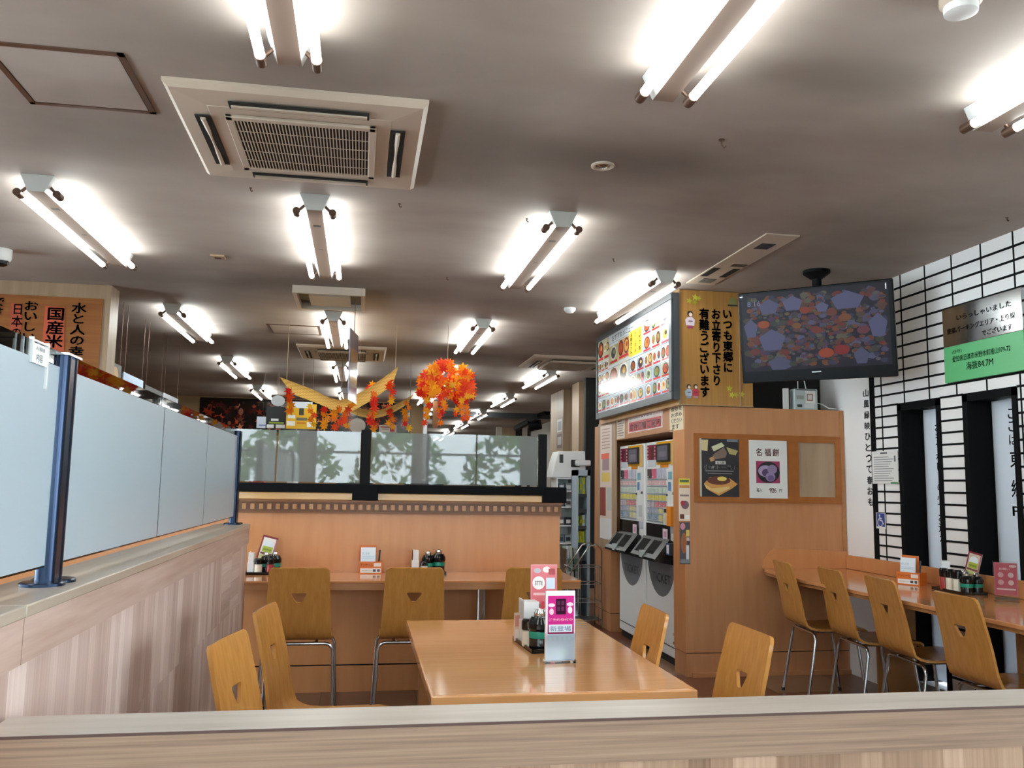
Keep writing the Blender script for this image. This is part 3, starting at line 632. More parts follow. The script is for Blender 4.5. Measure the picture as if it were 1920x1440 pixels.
for r_ in range(2):
    for k in range(3): cell(.68 + k * .107, .06 + r_ * .20, .68 + (k + 1) * .107, .25 + r_ * .20)
for r_ in range(3):
    for k in range(5): cell(.50 + k * .1, .47 + r_ * .18, .6 + k * .1, .64 + r_ * .18)
for r_ in range(2):
    for k in range(3): cell(.063 * k, .46 + r_ * .17, .063 * k + .063, .62 + r_ * .17)
cell(.19, .44, .335, .78); cell(.335, .42, .49, .76)
for k in range(7): cell(.07 * k, .83, .07 * k + .07, .99)
(a, d), (c, e) = UV(.24, .02), UV(.56, .10); sh.text(FMn, 'おすすめメニュー', a, e, c, d, .0012, 0, '#6a7078', bold=.01)
for x0, y0, x1, y1 in ((0, .445, 1, .450), (.495, .44, .499, 1), (.5, .645, 1, .65), (.5, .825, 1, .83), (0, .80, .5, .805), (.188, 0, .191, .8), (.19, .12, .5, .124)):
    (a, d), (c, e) = UV(x0, y0), UV(x1, y1); sh.q(FMn, a, e, c, d, .0022, 0, '#5a6672')
sh.build('menu_sheet', 'printed_gloss', t)

# notices on the header
def paper(name, label, cat, F, c0, c1, base, patches=(), texts=(), th=.002, mat='printed_paper', group=None):
    (u0, v1), (u1, v0) = F.uv(*c0), F.uv(*c1)
    b = MB().fbox(F, u0, v0, u1, v1, .001, .001 + th, 0, base)
    W_, H_ = u1 - u0, v1 - v0; k = 0
    for p in patches:
        k += 1; w_ = .0014 + th + k * .00012
        if p[0] == 'o': b.disc(F, u0 + p[1] * W_, v1 - p[2] * H_, p[3] * W_, p[4] * H_, w_, 14, 0, p[5])
        elif p[0] == 'p': b.poly(F, [(u0 + x * W_, v1 - y * H_) for x, y in p[1]][::-1], w_, 0, p[2])
        else: b.q(F, u0 + p[0] * W_, v1 - p[3] * H_, u0 + p[2] * W_, v1 - p[1] * H_, w_, 0, p[4])
    for tx in texts:
        k += 1; s_, x0, y0, x1, y1, c_ = tx[:6]
        b.text(F, s_, u0 + x0 * W_, v1 - y1 * H_, u0 + x1 * W_, v1 - y0 * H_, .0014 + th + k * .00012, 0, c_, vert=len(tx) > 6, bold=.015)
    return tag(b.build(name, mat, smooth=None), label, cat, group)
def lines(n, x0=.1, x1=.9, y0=.1, y1=.9, col='#6b6560'):
    return [(x0, y0 + (y1 - y0) * (i + .2) / n, x0 + (x1 - x0) * (.75 + .25 * ((i * 7) % 4) / 3), y0 + (y1 - y0) * (i + .55) / n, col) for i in range(n)]
paper('notice', 'cream handwritten notice on the header at the corner of the block', 'notice', FL, (1256, 762), (1282, 806), '#e2d3b4', texts=[('食券を', .12, .08, .9, .24, '#40352c'), ('お求め', .12, .3, .9, .46, '#40352c'), ('ください', .12, .52, .9, .68, '#40352c'), ('ます', .2, .74, .7, .92, '#40352c')])
paper('notice', 'wide red and white notice above the ticket machines', 'notice', FL, (1178, 774), (1243, 801), '#e6d2cf', [(.03, .5, .97, .95, '#b9434a'), (.05, .08, .75, .42, '#f4efee')], [('食券売機ご案内', .06, .55, .94, .92, '#f0dcd8'), ('お先にお買い求め', .08, .12, .72, .38, '#b43a40')])
paper('notice', 'small pale notice on the header left of the red notice', 'notice', FL, (1157, 786), (1172, 822), '#d5c3b4', lines(7))
b = MB().fbox(FL, *FL.uv(1124, 1024), *FL.uv(1157, 788), .001, .016, 0, None); fr_ = thing('notice_board', (XL, 8.4, 1.0), 'tall brown framed notice panel at the left end of the block', 'notice board')
b.build('frame', 'panel_tan', fr_)
(u0, v1), (u1, v0) = FL.uv(1129, 800), FL.uv(1150, 1013); s_ = MB().fbox(FL, u0, v0, u1, v1, .016, .018, 0, '#d9c6bd')
W_, H_ = u1 - u0, v1 - v0
def pq(b, x0, y0, x1, y1, c, w=.019): b.q(FL, u0 + x0 * W_, v1 - y1 * H_, u0 + x1 * W_, v1 - y0 * H_, w, 0, c)
pq(s_, .1, .25, .8, .30, '#e0654a'); pq(s_, .2, .30, .8, .40, '#9a7f86'); pq(s_, .15, .42, .85, .50, '#d9bd5e'); pq(s_, 0, .55, .5, .80, '#8a3a30'); pq(s_, .6, .55, 1, .75, '#b8bdb5'); pq(s_, 0, .82, 1, 1, '#dcdada')
for i in range(7): pq(s_, .15, .03 + i * .028, .85, .04 + i * .028, '#b08a80')
s_.build('posters', 'printed_paper', fr_)

# ticket machines -------------------------------------------------------
def machine(y0, y1, label, card):
    """front faces -x; y0 is the end nearer the camera"""
    XM = 2.405; t = thing('ticket_machine', (XM + .25, (y0 + y1) / 2, 0), label, 'ticket machine', 'ticket machines')
    F = Fr((XM, y1, 0), (0, -1, 0)); Wm = y1 - y0
    cab = MB().box(XM, XM + .5, y0, y1, .06, 1.735); o = cab.build('cabinet', 'white_enamel', t); bevel(o, .008)
    MB().box(XM + .02, XM + .48, y0 + .02, y1 - .02, 0.0, .06).build('plinth', 'dark_void', t)
    MB().fbox(F, .01, .135, Wm - .01, .142, 0, .003).build('kick_seam', 'dark_grey', t)
    p = MB()
    def R(x0, z0, x1, z1, c, w=.003): p.q(F, x0 * Wm, z0, x1 * Wm, z1, w, 0, c)
    R(.05, 1.585, .36, 1.71, '#7e2440'); R(.18, 1.59, .28, 1.69, '#4e1430', .0035); R(.08, 1.53, .34, 1.58, '#c9ccd8')
    for i in range(8): R(.06 + (i % 2) * .235, 1.59 + (i // 2) * .03, .10 + (i % 2) * .235, 1.607 + (i // 2) * .03, '#cf8f9f', .0035)
    R(.37, 1.54, .93, 1.725, '#e3a21c'); R(.50, 1.515, .75, 1.545, '#e58a2a'); R(.83, 1.53, .96, 1.715, '#d9b676', .0036)
    rws = [(1.43, 1.51, ['#4a4650', '#d86a8a', '#c3c7dd', '#c3c7dd']), (1.375, 1.409, ['#e3b9c0'] * 5), (1.312, 1.352, ['#cfe0d6'] * 5), (1.252, 1.292, ['#e0d36a'] * 5), (1.197, 1.236, ['#c9bccc', '#c9bccc', '#d7828c', '#d7828c', '#d7828c']), (1.148, 1.184, ['#a9aec6', '#a9aec6', '#b5b9cc', '#d8d08a', '#d8cfa0']), (1.088, 1.132, ['#8fa3bd', '#9aaec8', '#8fa3bd', '#d6cf92', '#e0d9ae'])]
    for z0, z1, cs in rws:
        R(.05, z0 - .016, .70, z0 - .005, '#8f969c', .0032)
        for i, c in enumerate(cs):
            x0 = .06 + .63 * i / len(cs); R(x0, z0, x0 + .63 / len(cs) - .012, z1, c, .004)
            R(x0 + .02, z0 + .008, x0 + .05, z0 + .018, '#f2f0ee', .0046)
    R(.74, 1.42, .86, 1.48, '#7fb3c6'); R(.74, 1.33, .82, 1.40, '#5d8fc4'); R(.78, 1.10, .90, 1.2, '#c3c9ce')
    R(.72, 1.0, .95, 1.06, '#c3c3d0')
    p.build('button_panel', 'printed_gloss', t)
    s = MB().fbox(F, .43 * Wm, 1.56, .82 * Wm, 1.705, 0, .02); so = s.build('screen_bezel', 'black_plastic', t)
    MB().q(F, .47 * Wm, 1.575, .79 * Wm, 1.69, .021, 0, '#5c5a68').q(F, .52 * Wm, 1.60, .74 * Wm, 1.645, .0213, 0, '#75717c').build('display', 'screen', so)
    MB().fbox(F, .70 * Wm, 1.29, .715 * Wm, 1.305, 0, .012).fbox(F, .90 * Wm, 1.30, .93 * Wm, 1.32, 0, .012).build('lock', 'dark_grey', t)
    # coin and ticket tray, sloping out
    m_ = MB().fbox(F, .05 * Wm, .93, .80 * Wm, 1.06, 0, .012); m_.build('coin_panel', 'black_plastic', t)
    MB().q(F, .60 * Wm, .95, .75 * Wm, 1.03, .0125, 0, '#e8d9e2').q(F, .63 * Wm, .965, .72 * Wm, 1.01, .013, 0, '#c58fb0').build('tray_label', 'printed_paper', t)
    tr = MB(); prof = [(0, .94), (.03, .955), (.15, .805), (.15, .785), (0, .76)]      # (out, height)
    n = len(prof); P = [F.pt(uu * Wm, h, o_) for uu in (.03, .88) for o_, h in prof]
    tr.add(P, [tuple(range(n)), tuple(reversed(range(n, 2 * n)))] + [(i, n + i, n + (i + 1) % n, (i + 1) % n) for i in range(n)]); to = tr.build('ticket_tray', 'black_plastic', t)
    wl = MB()
    for a, c in ((.10, .36), (.46, .72)):
        wl.add([F.pt(a * Wm, .935, .0472), F.pt(a * Wm, .835, .1272), F.pt(c * Wm, .835, .1272), F.pt(c * Wm, .935, .0472)], [(0, 1, 2, 3), (3, 2, 1, 0)])
    wl.build('tray_well', 'dark_void', to)
    MB().fbox(F, .36 * Wm, .795, .46 * Wm, .85, .11, .152).build('coin_return', 'grey_enamel', to)
    # grey oval with the word
    ov = MB(); N = 40; c0 = .5
    pts = [(Wm * (.50 + .44 * math.cos(a)), .80 + .31 * math.sin(a)) for a in [math.pi + math.pi * i / N for i in range(N + 1)]]
    ov.poly(F, pts, .002, 0, '#6e7076'); ov.text(F, 'TICKET', .22 * Wm, .60, .80 * Wm, .67, .003, 0, '#4b4d54', bold=.02)
    ov.build('oval_badge', 'printed_paper', t)
    MB().disc(F, .87 * Wm, .24, .014, .014, .002, 14, 0, '#c9b48a').q(F, .86 * Wm, .165, .89 * Wm, .185, .002, 0, '#4b4d54').build('stickers', 'printed_paper', t)
    if card:
        MB().fbox(F, .70 * Wm, 1.07, .86 * Wm, 1.20, 0, .035).fbox(F, .86 * Wm, 1.06, .985 * Wm, 1.21, 0, .05, 1).fbox(F, .72 * Wm, 1.16, .82 * Wm, 1.19, .035, .036, 2).build('card_holder', ['jar_white', 'orange_card', 'dark_void'], t)
        MB().q(F, .88 * Wm, .84, .98 * Wm, .93, .06, 0, '#24437e').q(F, .895 * Wm, .852, .965 * Wm, .918, .0604, 0, '#e5dfe6').fbox(F, .88 * Wm, .84, .98 * Wm, .93, 0, .059, 0, '#3a3a3c').build('payment_reader', 'printed_paper', t)
plain('orange_card', '#e0871c', 0.45)
machine(6.395, 7.135, 'white ticket machine nearer the corner of the block, with an orange card holder', True)
machine(7.175, 7.905, 'white ticket machine farther from the corner of the block', False)
# posters round the corner post
paper('poster', 'yellow topped dessert poster on the corner post beside the ticket machine', 'poster', FB, (1272, 897), (1294, 977), '#e8d2c2', [(0, 0, 1, .14, '#e3d63e'), (.1, .03, .9, .09, '#5f6a40'), (.05, .16, .95, .22, '#c98a4c'), (.1, .38, .9, .42, '#8a7a80'), ('o', .55, .62, .35, .1, '#7a5a66'), ('o', .35, .58, .2, .06, '#a8303f'), (.1, .84, .45, .95, '#5c2f24'), (.55, .86, .92, .95, '#f2efe9')])
paper('poster', 'dark poster with a brown figure pattern low on the corner post', 'poster', FB, (1274, 979), (1294, 1058), '#4c4650', [('o', .3, .1, .25, .08, '#c98a9c'), ('o', .4, .5, .3, .25, '#9a5c38'), (.6, .18, .95, .34, '#d9b45c'), (.65, .36, .95, .44, '#c9b0a8'), (.6, .55, .9, .9, '#cfd0d4'), (.05, .88, .95, .97, '#7c7f86')])

# pin board with posters
t = thing('pin_board', (3.0, 6.1, 1.24), 'orange brown triple pin board on the front of the block', 'pin board')
(u0, v1), (u1, v0) = FB.uv(1300.5, 812), FB.uv(1577, 945); e1 = (u1 - u0) / 3
f_ = MB()
f_.fbox(FB, u0, v0, u1, v0 + .05, 0, .018).fbox(FB, u0, v1 - .05, u1, v1, 0, .018)
for a, c in ((u0, u0 + .045), (u0 + e1 - .045, u0 + e1 + .045), (u0 + 2 * e1 - .045, u0 + 2 * e1 + .045), (u1 - .045, u1)): f_.fbox(FB, a, v0 + .05, c, v1 - .05, 0, .018)
f_.build('frame', 'cork_frame', t)
MB().fbox(FB, u0 + .02, v0 + .02, u1 - .02, v1 - .02, .001, .006).build('felt', 'panel_tan', t)
FBp = Fr((0, 6.102, 0), (1, 0, 0))
paper('poster', 'dark poster of bread and toast on the left of the pin board', 'poster', FBp, (1311, 822), (1386, 932), '#221c22',
      [(0, 0, .05, 1, '#b9b4a8'), ('p', [(.05, .02), (.22, .02), (.2, .22), (.05, .2)], '#cbb98c'), ('p', [(.30, .14), (.56, .06), (.64, .12), (.36, .22)], '#c9c9a6'), ('p', [(.34, .28), (.62, .14), (.70, .24), (.66, .32), (.38, .36)], '#7a6459'), ('p', [(.68, .14), (.98, .2), (.92, .28), (.76, .26)], '#a89a60'), ('p', [(.24, .34), (.36, .3), (.38, .38), (.28, .4)], '#b88f60'), (.70, .0, .98, .05, '#6f7480'),
       (.40, .385, .66, .44, '#c9c6c2'), (.14, .55, .86, .565, '#8a8488'), (.2, .595, .82, .608, '#8a8488'), ('p', [(.1, .78), (.26, .66), (.76, .68), (.96, .78), (.8, .86), (.48, .98), (.2, .88)], '#c98f4a'), ('p', [(.1, .78), (.3, .86), (.76, .82), (.74, .86), (.46, .94), (.16, .86)], '#d8b878'), ('o', .48, .72, .30, .075, '#5f2a1c'), ('o', .56, .69, .12, .04, '#d9c25e')],
      [('小倉トースト', .10, .455, .95, .53, '#ece8e6'), ('名古屋', .43, .393, .63, .432, '#3a3238')])
paper('poster', 'white poster of purple rice cakes in the middle of the pin board', 'poster', FBp, (1403.5, 825), (1477, 935), '#dbd9d8',
      [(.18, .36, .80, .74, '#9a2f5c'), ('o', .5, .55, .30, .185, '#1d1720'), ('o', .42, .53, .19, .10, '#a592b4'), ('o', .45, .56, .12, .07, '#553a64'), ('o', .60, .50, .13, .08, '#8b7a9c'), ('o', .55, .63, .13, .08, '#8d7ba4'), ('o', .56, .65, .09, .05, '#6d5684')],
      [('名', .18, .14, .33, .27, '#b54a4c'), ('福', .41, .14, .57, .27, '#b54a4c'), ('餅', .62, .14, .79, .27, '#b54a4c'), ('箱入', .18, .83, .33, .89, '#3c423c'), ('926', .52, .82, .70, .90, '#b8434a'), ('円', .77, .84, .84, .89, '#3c423c')])

# ================================================================== CHAIRS
def make_chair():
    """bent plywood shell on tube legs; faces +y, origin on the floor under the seat"""
    t = thing('dining_chair', (0, 0, 0), '', 'chair')
    prof = [(.212, .436), (.205, .450), (.19, .459), (.15, .463), (.08, .459), (0, .455), (-.08, .453), (-.125, .456), (-.160, .465), (-.187, .482), (-.206, .508), (-.216, .54), (-.223, .58),
            (-.231, .63), (-.238, .665), (-.2415, .680), (-.2435, .691), (-.246, .702), (-.2485, .713), (-.2515, .726), (-.2535, .734), (-.262, .765), (-.269, .795), (-.276, .825), (-.283, .852), (-.287, .866), (-.2895, .874)]
    V0h, V1h = .680, .734
    n = len(prof)
    def half_w(i):
        y, z = prof[i]
        if z < .47: w = .188 - max(0, (y - .12)) * .18
        else: w = .186 - (z - .47) * .052
        if i == n - 1: w -= .02
        if i == n - 2: w -= .006
        if i == 0: w -= .012
        return w
    def hole(z):
        if z < V0h: return .012
        k = (z - V0h) / (V1h - V0h); return .012 + .034 * (k ** .75) - (.006 if k > .99 else 0)
    us_l = 6; um = 4; bm = bmesh.new(); grid = []
    for i, (y, z) in enumerate(prof):
        w = half_w(i); h = hole(z) if z > .5 else .014
        xs = [-w + (w - h) * k / us_l for k in range(us_l)] + [-h + 2 * h * k / um for k in range(um)] + [h + (w - h) * k / us_l for k in range(us_l + 1)]
        row = []
        for x in xs:
            c = .010 * (x / .19) ** 2 if z > .5 else 0        # back slightly hollow
            row.append(bm.verts.new((x, y + c, z)))
        grid.append(row)
    for i in range(n - 1):
        zc = (prof[i][1] + prof[i + 1][1]) / 2
        for k in range(len(grid[0]) - 1):
            if V0h < zc < V1h and us_l <= k < us_l + um: continue
            bm.faces.new((grid[i][k], grid[i][k + 1], grid[i + 1][k + 1], grid[i + 1][k]))
    bmesh.ops.recalc_face_normals(bm, faces=bm.faces)
    bmesh.ops.solidify(bm, geom=bm.faces[:], thickness=.013)
    bmesh.ops.recalc_face_normals(bm, faces=bm.faces)
    me = bpy.data.meshes.new('seat_shell'); bm.to_mesh(me); bm.free(); me.materials.append(MATS['chair_ply'])
    me.polygons.foreach_set('use_smooth', [True] * len(me.polygons)); me.set_sharp_from_angle(angle=math.radians(40))
    o = bpy.data.objects.new('seat_shell', me); COL.objects.link(o); o.parent = t; ORG[o] = Vector((0, 0, 0)); KIDS[o] = []; KIDS[t].append(o)
    zt_ = .437
    for yt, yf in ((-.135, -.205), (.135, .185)):
        for s in (-1, 1):
            pts = [(0, yt, zt_), (s * .15, yt, zt_)] + [(s * (.15 + .045 * math.sin(a)), yt + (yf - yt) * .03 * (1 - math.cos(a)), zt_ - .045 * (1 - math.cos(a))) for a in (math.pi / 8, math.pi / 4, 3 * math.pi / 8, math.pi / 2)] + [(s * .212, yf, .012)]
            lg = MB().tube(pts, .0095, 12).build('leg', 'chrome', t)
            MB().lathe(s * .212, yf, 0, [(.012, 0), (.012, .02)], 12).build('foot', 'rubber', lg)
    for yt in (-.135, .135):
        for x_ in (-.09, .09): MB().tube([(x_, yt, .43), (x_, yt, .449)], .006, 8).build('bolt', 'chrome', t)
    for x_ in (-.10, .10): MB().tube([(x_, -.135, zt_ + .001), (x_, .135, zt_ + .001)], .008, 10).build('seat_rail', 'chrome', t)
    return t
chair0 = make_chair(); cused = [False]
def chair(x, y, deg, label, group):
    o = chair0 if not cused[0] else copy_tree(chair0); cused[0] = True
    place(o, x, y, 0, deg); o['label'] = label; o['group'] = group
g = 'chairs at the centre counter'
chair(-.318, 5.335, 0, 'plywood chair at the centre counter, nearest the left wood partition', g)
chair(.326, 5.335, 0, 'plywood chair at the centre counter, in front of the tray by the white napkins', g)
chair(1.022, 5.335, 0, 'plywood chair at the right end of the centre counter, behind the table cards', g)
g = 'chairs at the dining table'
chair(-.115, 2.78, -101, 'plywood chair on the left of the dining table, close to the front partition', g)
chair(-.07, 3.455, -98, 'plywood chair seen edge on, on the far left side of the dining table', g)
chair(.89, 3.36, 88, 'plywood chair on the right of the dining table, in front of the ticket machines', g)
chair(1.058, 2.85, 90, 'plywood chair on the right of the dining table nearest the front partition', g)
g = 'chairs at the wall counter'
for y, x, d, lb in ((5.44, 3.06, -97, 'first chair along the wall counter, beside the ticket machine block'), (4.955, 3.12, -96, 'second chair along the wall counter from the ticket machine block'), (4.435, 3.12, -95, 'third chair along the wall counter, before the orange leaflet box'), (3.725, 3.04, -92, 'nearest chair at the wall counter, cut by the right edge')):
    chair(x, y, d, lb, g)

# ================================================================== DINING TABLE
t = thing('dining_table', (.67, 3.52, 0), 'glossy orange veneer dining table in the middle of the room', 'table')
bevel(MB().box(.238, 1.105, 2.762, 4.283, .664, .70).build('tabletop', ['veneer_table'], t), .004)
MB().box(.252, 1.091, 2.776, 4.269, .6999, .7012).build('top_inlay', 'veneer_table', t)
MB().box(.30, 1.04, 2.83, 2.85, .58, .664).box(.30, 1.04, 4.195, 4.215, .58, .664).box(.30, .32, 2.85, 4.195, .58, .664).box(1.02, 1.04, 2.85, 4.195, .58, .664).build('apron', 'veneer_edge', t)
for x, y in ((.30, 2.83), (.99, 2.83), (.30, 4.165), (.99, 4.165)): bevel(MB().box(x, x + .05, y, y + .05, 0, .664).build('leg', 'veneer_edge', t), .003)

# ================================================================== WALL COUNTER
t = thing('counter', (3.3, 4.5, 0), 'orange veneer counter running along the tiled wall on the right', 'counter')
CZ = .77
FT = Fr((0, 0, CZ), (1, 0, 0), (0, 1, 0))
xf = 2.925; poly = [(xf, 2.6), (XR - .008, 2.6), (XR - .008, 6.112), (2.965, 6.112), (2.955, 6.02), (xf - .06, 5.32), (xf, 4.9)]
poly = [(xf, 2.6), (XR - .008, 2.6), (XR - .008, 6.112), (2.97, 6.112), (2.94, 6.04), (2.86, 5.36), (2.90, 4.6)]
bevel(MB().prism(FT, poly, -.022, 0).build('worktop', 'veneer_counter', t), .003)
MB().prism(FT, [(x + .012 if x < 3.2 else x, y) for x, y in poly], -.042, -.0225).build('edge_strip', 'veneer_edge', t)
FSp = Fr((0, 6.112, 0), (1, 0, 0)); pts = [FB.uv(*p) for p in ((1429, 1064), (1431, 1050), (1448, 1028), (1590, 1034), (1590, 1070))]
pts[-1] = (pts[-2][0], CZ + .001); pts[0] = (pts[0][0], CZ + .001); pts[1] = (pts[0][0], pts[1][1])
MB().prism(FB, pts, .001, .014).build('end_splashback', 'veneer_orange', t)
bevel(MB().box(XR - .024, XR - .0085, 2.6, 6.10, CZ + .001, .873).build('splashback', 'veneer_orange', t), .003)
for y in (4.05, 3.5, 5.3): MB().box(3.36, XR - .014, y, y + .022, 0, CZ - .042).build('support_panel', 'veneer_edge', t)

# ================================================================== TABLEWARE
def jar(x, y, z, kind, label, s=1.0, hs=1.5):
    t = thing('condiment_jar', (x, y, z), label, 'jar', 'condiment jars')
    if kind == 'pot':
        MB().lathe(x, y, z, [(.026 * s, 0), (.030 * s, .006 * s), (.030 * s, .052 * s), (.034 * s, .058 * s), (.034 * s, .072 * s), (.028 * s, .082 * s), (.024 * s, .090 * s)], 22).build('body', 'jar_black', t)
        MB().lathe(x, y, z, [(.0305 * s, .032 * s), (.0308 * s, .033 * s), (.0308 * s, .049 * s), (.0305 * s, .05 * s)], 22).build('band', 'teal_band', t)
        MB().lathe(x, y, z, [(.016 * s, .090 * s), (.017 * s, .10 * s), (.012 * s, .108 * s), (.004 * s, .112 * s)], 16).build('lid', 'silver', t)
    else:
        MB().lathe(x, y, z, [(.02 * s, 0), (.023 * s, .004 * s), (.023 * s, .042 * s * hs), (.020 * s, .046 * s * hs)], 18).build('body', 'jar_red' if kind == 'red' else 'jar_white', t)
        MB().lathe(x, y, z, [(.0235 * s, .046 * s * hs), (.024 * s, .05 * s * hs), (.024 * s, .070 * s * hs), (.018 * s, .076 * s * hs)], 18).build('lid', 'jar_black', t)
    return t
def tray(x0, x1, y0, y1, z, label, rot=0, c=None):
    t = MB(); x0_, x1_, y0_, y1_ = x0, x1, y0, y1
    t.box(x0, x1, y0, y1, z, z + .005).box(x0, x1, y0, y0 + .006, z, z + .016).box(x0, x1, y1 - .006, y1, z, z + .016).box(x0, x0 + .006, y0, y1, z, z + .016).box(x1 - .006, x1, y0, y1, z, z + .016)
    return tag(t.build('condiment_tray', 'jar_black'), label, 'tray', 'condiment trays')
def napkins(x, y, z, label, deg, w=.05, d=.10, h=.125):
    t = thing('napkin_stand', (0, 0, 0), label, 'napkin stand', 'napkin stands')
    bevel(MB().box(-w / 2, w / 2, -d / 2, d / 2, 0, h * .55).build('holder', 'white_plastic', t), .003)
    MB().box(-w / 2 + .004, w / 2 - .004, -d / 2 + .004, d / 2 - .004, h * .55, h).box(-w / 2 + .004, -w / 2 + .008, -d / 2, d / 2, h * .5, h * 1.05).build('napkins', 'white_panel', t)
    return place(t, x, y, z, deg)
def card(x, y, z, wd, ht, deg, tilt, base, patches, label, name='menu_card', texts=(), th=.003, cat='card'):
    F = Fr((0, 0, 0), (1, 0, 0)); b = MB().fbox(F, -wd / 2, 0, wd / 2, ht, -th / 2, th / 2, 0, base)
    for i, p in enumerate(patches):
        w_ = th / 2 + .0003 * (i + 1)
        if p[0] == 'o': b.disc(F, (p[1] - .5) * wd, (1 - p[2]) * ht, p[3] * wd, p[4] * ht, w_, 14, 0, p[5])
        else: b.q(F, (p[0] - .5) * wd, (1 - p[3]) * ht, (p[2] - .5) * wd, (1 - p[1]) * ht, w_, 0, p[4])
    for i, tx in enumerate(texts): b.text(F, tx[0], (tx[1] - .5) * wd, (1 - tx[4]) * ht, (tx[3] - .5) * wd, (1 - tx[2]) * ht, th / 2 + .0003 * (len(patches) + 1 + i), 0, tx[5], bold=.015)
    o = b.build(name, 'printed_gloss', smooth=None, loc=(0, 0, 0)); o.location = (x, y, z)
    o.rotation_euler = (math.radians(tilt[0]), math.radians(tilt[1]), math.radians(deg)); return tag(o, label, cat)
TC = [(0, 0, 1, .08, '#7c2630'), (0, .08, .1, 1, '#8d3a44'), (.9, .08, 1, 1, '#a86a70'), ('o', .5, .38, .32, .2, '#dfe4ea'), (.2, .45, .85, .70, '#a9b13a'), (.25, .55, .8, .62, '#7a8a2a'), (.15, .72, .9, .80, '#7d4438'), (.15, .82, .85, .96, '#dcd98c')]
def survey_box(x, y, z, deg, label):
    t = thing('leaflet_box', (0, 0, 0), label, 'leaflet box', 'orange leaflet boxes'); F = Fr((0, -.045, 0), (1, 0, 0))
    MB().box(-.075, .075, -.045, .045, 0, .004).box(-.075, .075, -.045, -.042, .004, .078).box(-.075, .075, .042, .045, .004, .078).box(-.075, -.072, -.042, .042, .004, .078).box(.072, .075, -.042, .042, .004, .078).box(-.075, .035, .030, .033, .004, .178).build('box', 'survey_orange', t)
    b = MB().q(F, -.066, .006, .066, .034, .0006, 0, '#ece8e6').q(F, .02, .045, .066, .068, .0006, 0, '#e9dcd6').q(F, .015, .012, .034, .028, .0010, 0, '#4c4a4e').q(F, .042, .012, .060, .028, .0010, 0, '#4c4a4e')
    b.text(F, 'ご意見をお聞かせください', -.06, .016, .008, .024, .001, 0, '#7a7472'); b.text(F, 'アンケート', -.066, .046, .014, .064, .001, 0, '#7d3a18', bold=.02); b.build('printed_front', 'printed_paper', t)
    F2 = Fr((0, -.01, 0), (1, 0, .0), (0, .12, 1)); l_ = MB().fbox(F2, -.066, .006, .03, .165, 0, .012, 0, '#dfe8f1')
    l_.text(F2, 'おしらせ', -.058, .118, -.01, .134, .0135, 0, '#6f9cc0').q(F2, -.058, .104, .022, .108, .0134, 0, '#b8cfe2').q(F2, -.058, .094, .022, .098, .0134, 0, '#b8cfe2'); l_.build('leaflets', 'printed_paper', t)
    MB().tube([(.05, .0, .01), (.058, .006, .15)], .006, 8).build('pen', 'dark_grey', t)
    return place(t, x, y, z, deg)
plain('survey_orange', '#d5702c', 0.45)
# centre counter, left set
zc = .7675
tray(-.70, -.49, 5.755, 5.885, zc, 'black condiment tray at the left end of the centre counter'); zj = zc + .0055
jar(-.62, 5.785, zj, 'white', 'white jar with black lid at the left end of the centre counter', 1.05, 1.2); jar(-.548, 5.79, zj, 'red', 'red jar with black lid at the left end of the centre counter', 1.05, 1.2)
jar(-.580, 5.845, zj, 'pot', 'black pot with silver lid behind the white jar on the centre counter', 1.15); jar(-.505 - .02, 5.852, zj, 'pot', 'black pot at the right end of the left tray on the centre counter', 1.2)
napkins(-.668, 5.83, zj, 'white napkin stand half hidden by the left partition', 0, .04)
card(-.60, 5.905, zc + .085, .10, .15, 0, (-8, 14, 0), '#e9e2d8', TC, 'colourful tilted menu card above the jars on the centre counter')
survey_box(.085, 5.86, zc, 0, 'orange leaflet box in the middle of the centre counter')
tray(.352, .575, 5.76, 5.885, zc, 'black condiment tray on the centre counter, behind the middle chair')
napkins(.375, 5.83, zj, 'white napkin stand on the tray behind the middle counter chair', 0, .045, .10, .145)
jar(.46, 5.84, zj, 'pot', 'black pot beside the napkins behind the middle counter chair', 1.25); jar(.53, 5.845, zj, 'pot', 'taller black pot at the right of the middle counter tray', 1.35)
jar(.43, 5.795, zj, 'white', 'white jar hidden behind the middle counter chair back', 1.0, 1.0)
# dining table set
zt2 = .7015
tr_ = tray(-.065, .065, -.155, .155, 0, 'black condiment tray on the dining table'); place(tr_, .735, 3.56, zt2, 4)
jar(.726, 3.475, zt2 + .0055, 'pot', 'black pot with a teal band on the dining table', 1.4); jar(.694, 3.535, zt2 + .0055, 'white', 'white jar behind the black pot on the dining table', 1.25, 1.15)
jar(.768, 3.56, zt2 + .0055, 'pot', 'second black pot on the dining table, hidden behind the pink card', 1.3); jar(.765, 3.49, zt2 + .0055, 'red', 'red jar between the two black pots on the dining table', 1.2, 1.1)
napkins(.715, 3.645, zt2 + .0055, 'white napkin stand on the dining table tray', 4, .075, .085, .165)
o = card(.668, 3.66, zt2 + .0055, .03, .115, 25, (0, 0, 0), '#d9b9a6', [(.1, .1, .9, .5, '#c98a7a'), (.1, .6, .9, .9, '#e3d3c9')], 'thin pale pink card at the left end of the dining table tray')
card(.79, 3.70, zt2 + .10, .115, .215, 0, (-2, 0, 0), '#d98a90', [(.04, .02, .96, .98, '#d8717a'), ('o', .25, .12, .14, .05, '#b7b3bd'), ('o', .6, .10, .15, .06, '#f0dede'), (.68, .08, .92, .2, '#a9333f'), ('o', .3, .36, .24, .13, '#f3eeee'), (.58, .26, .92, .48, '#cfdcec'), (.1, .55, .9, .6, '#eab9bb'), ('o', .25, .8, .12, .06, '#5b4038'), (.4, .72, .9, .9, '#c54a52')], 'tall red and pink card standing behind the jars on the dining table', texts=[('おすすめ', .15, .31, .45, .41, '#6b5a60')])
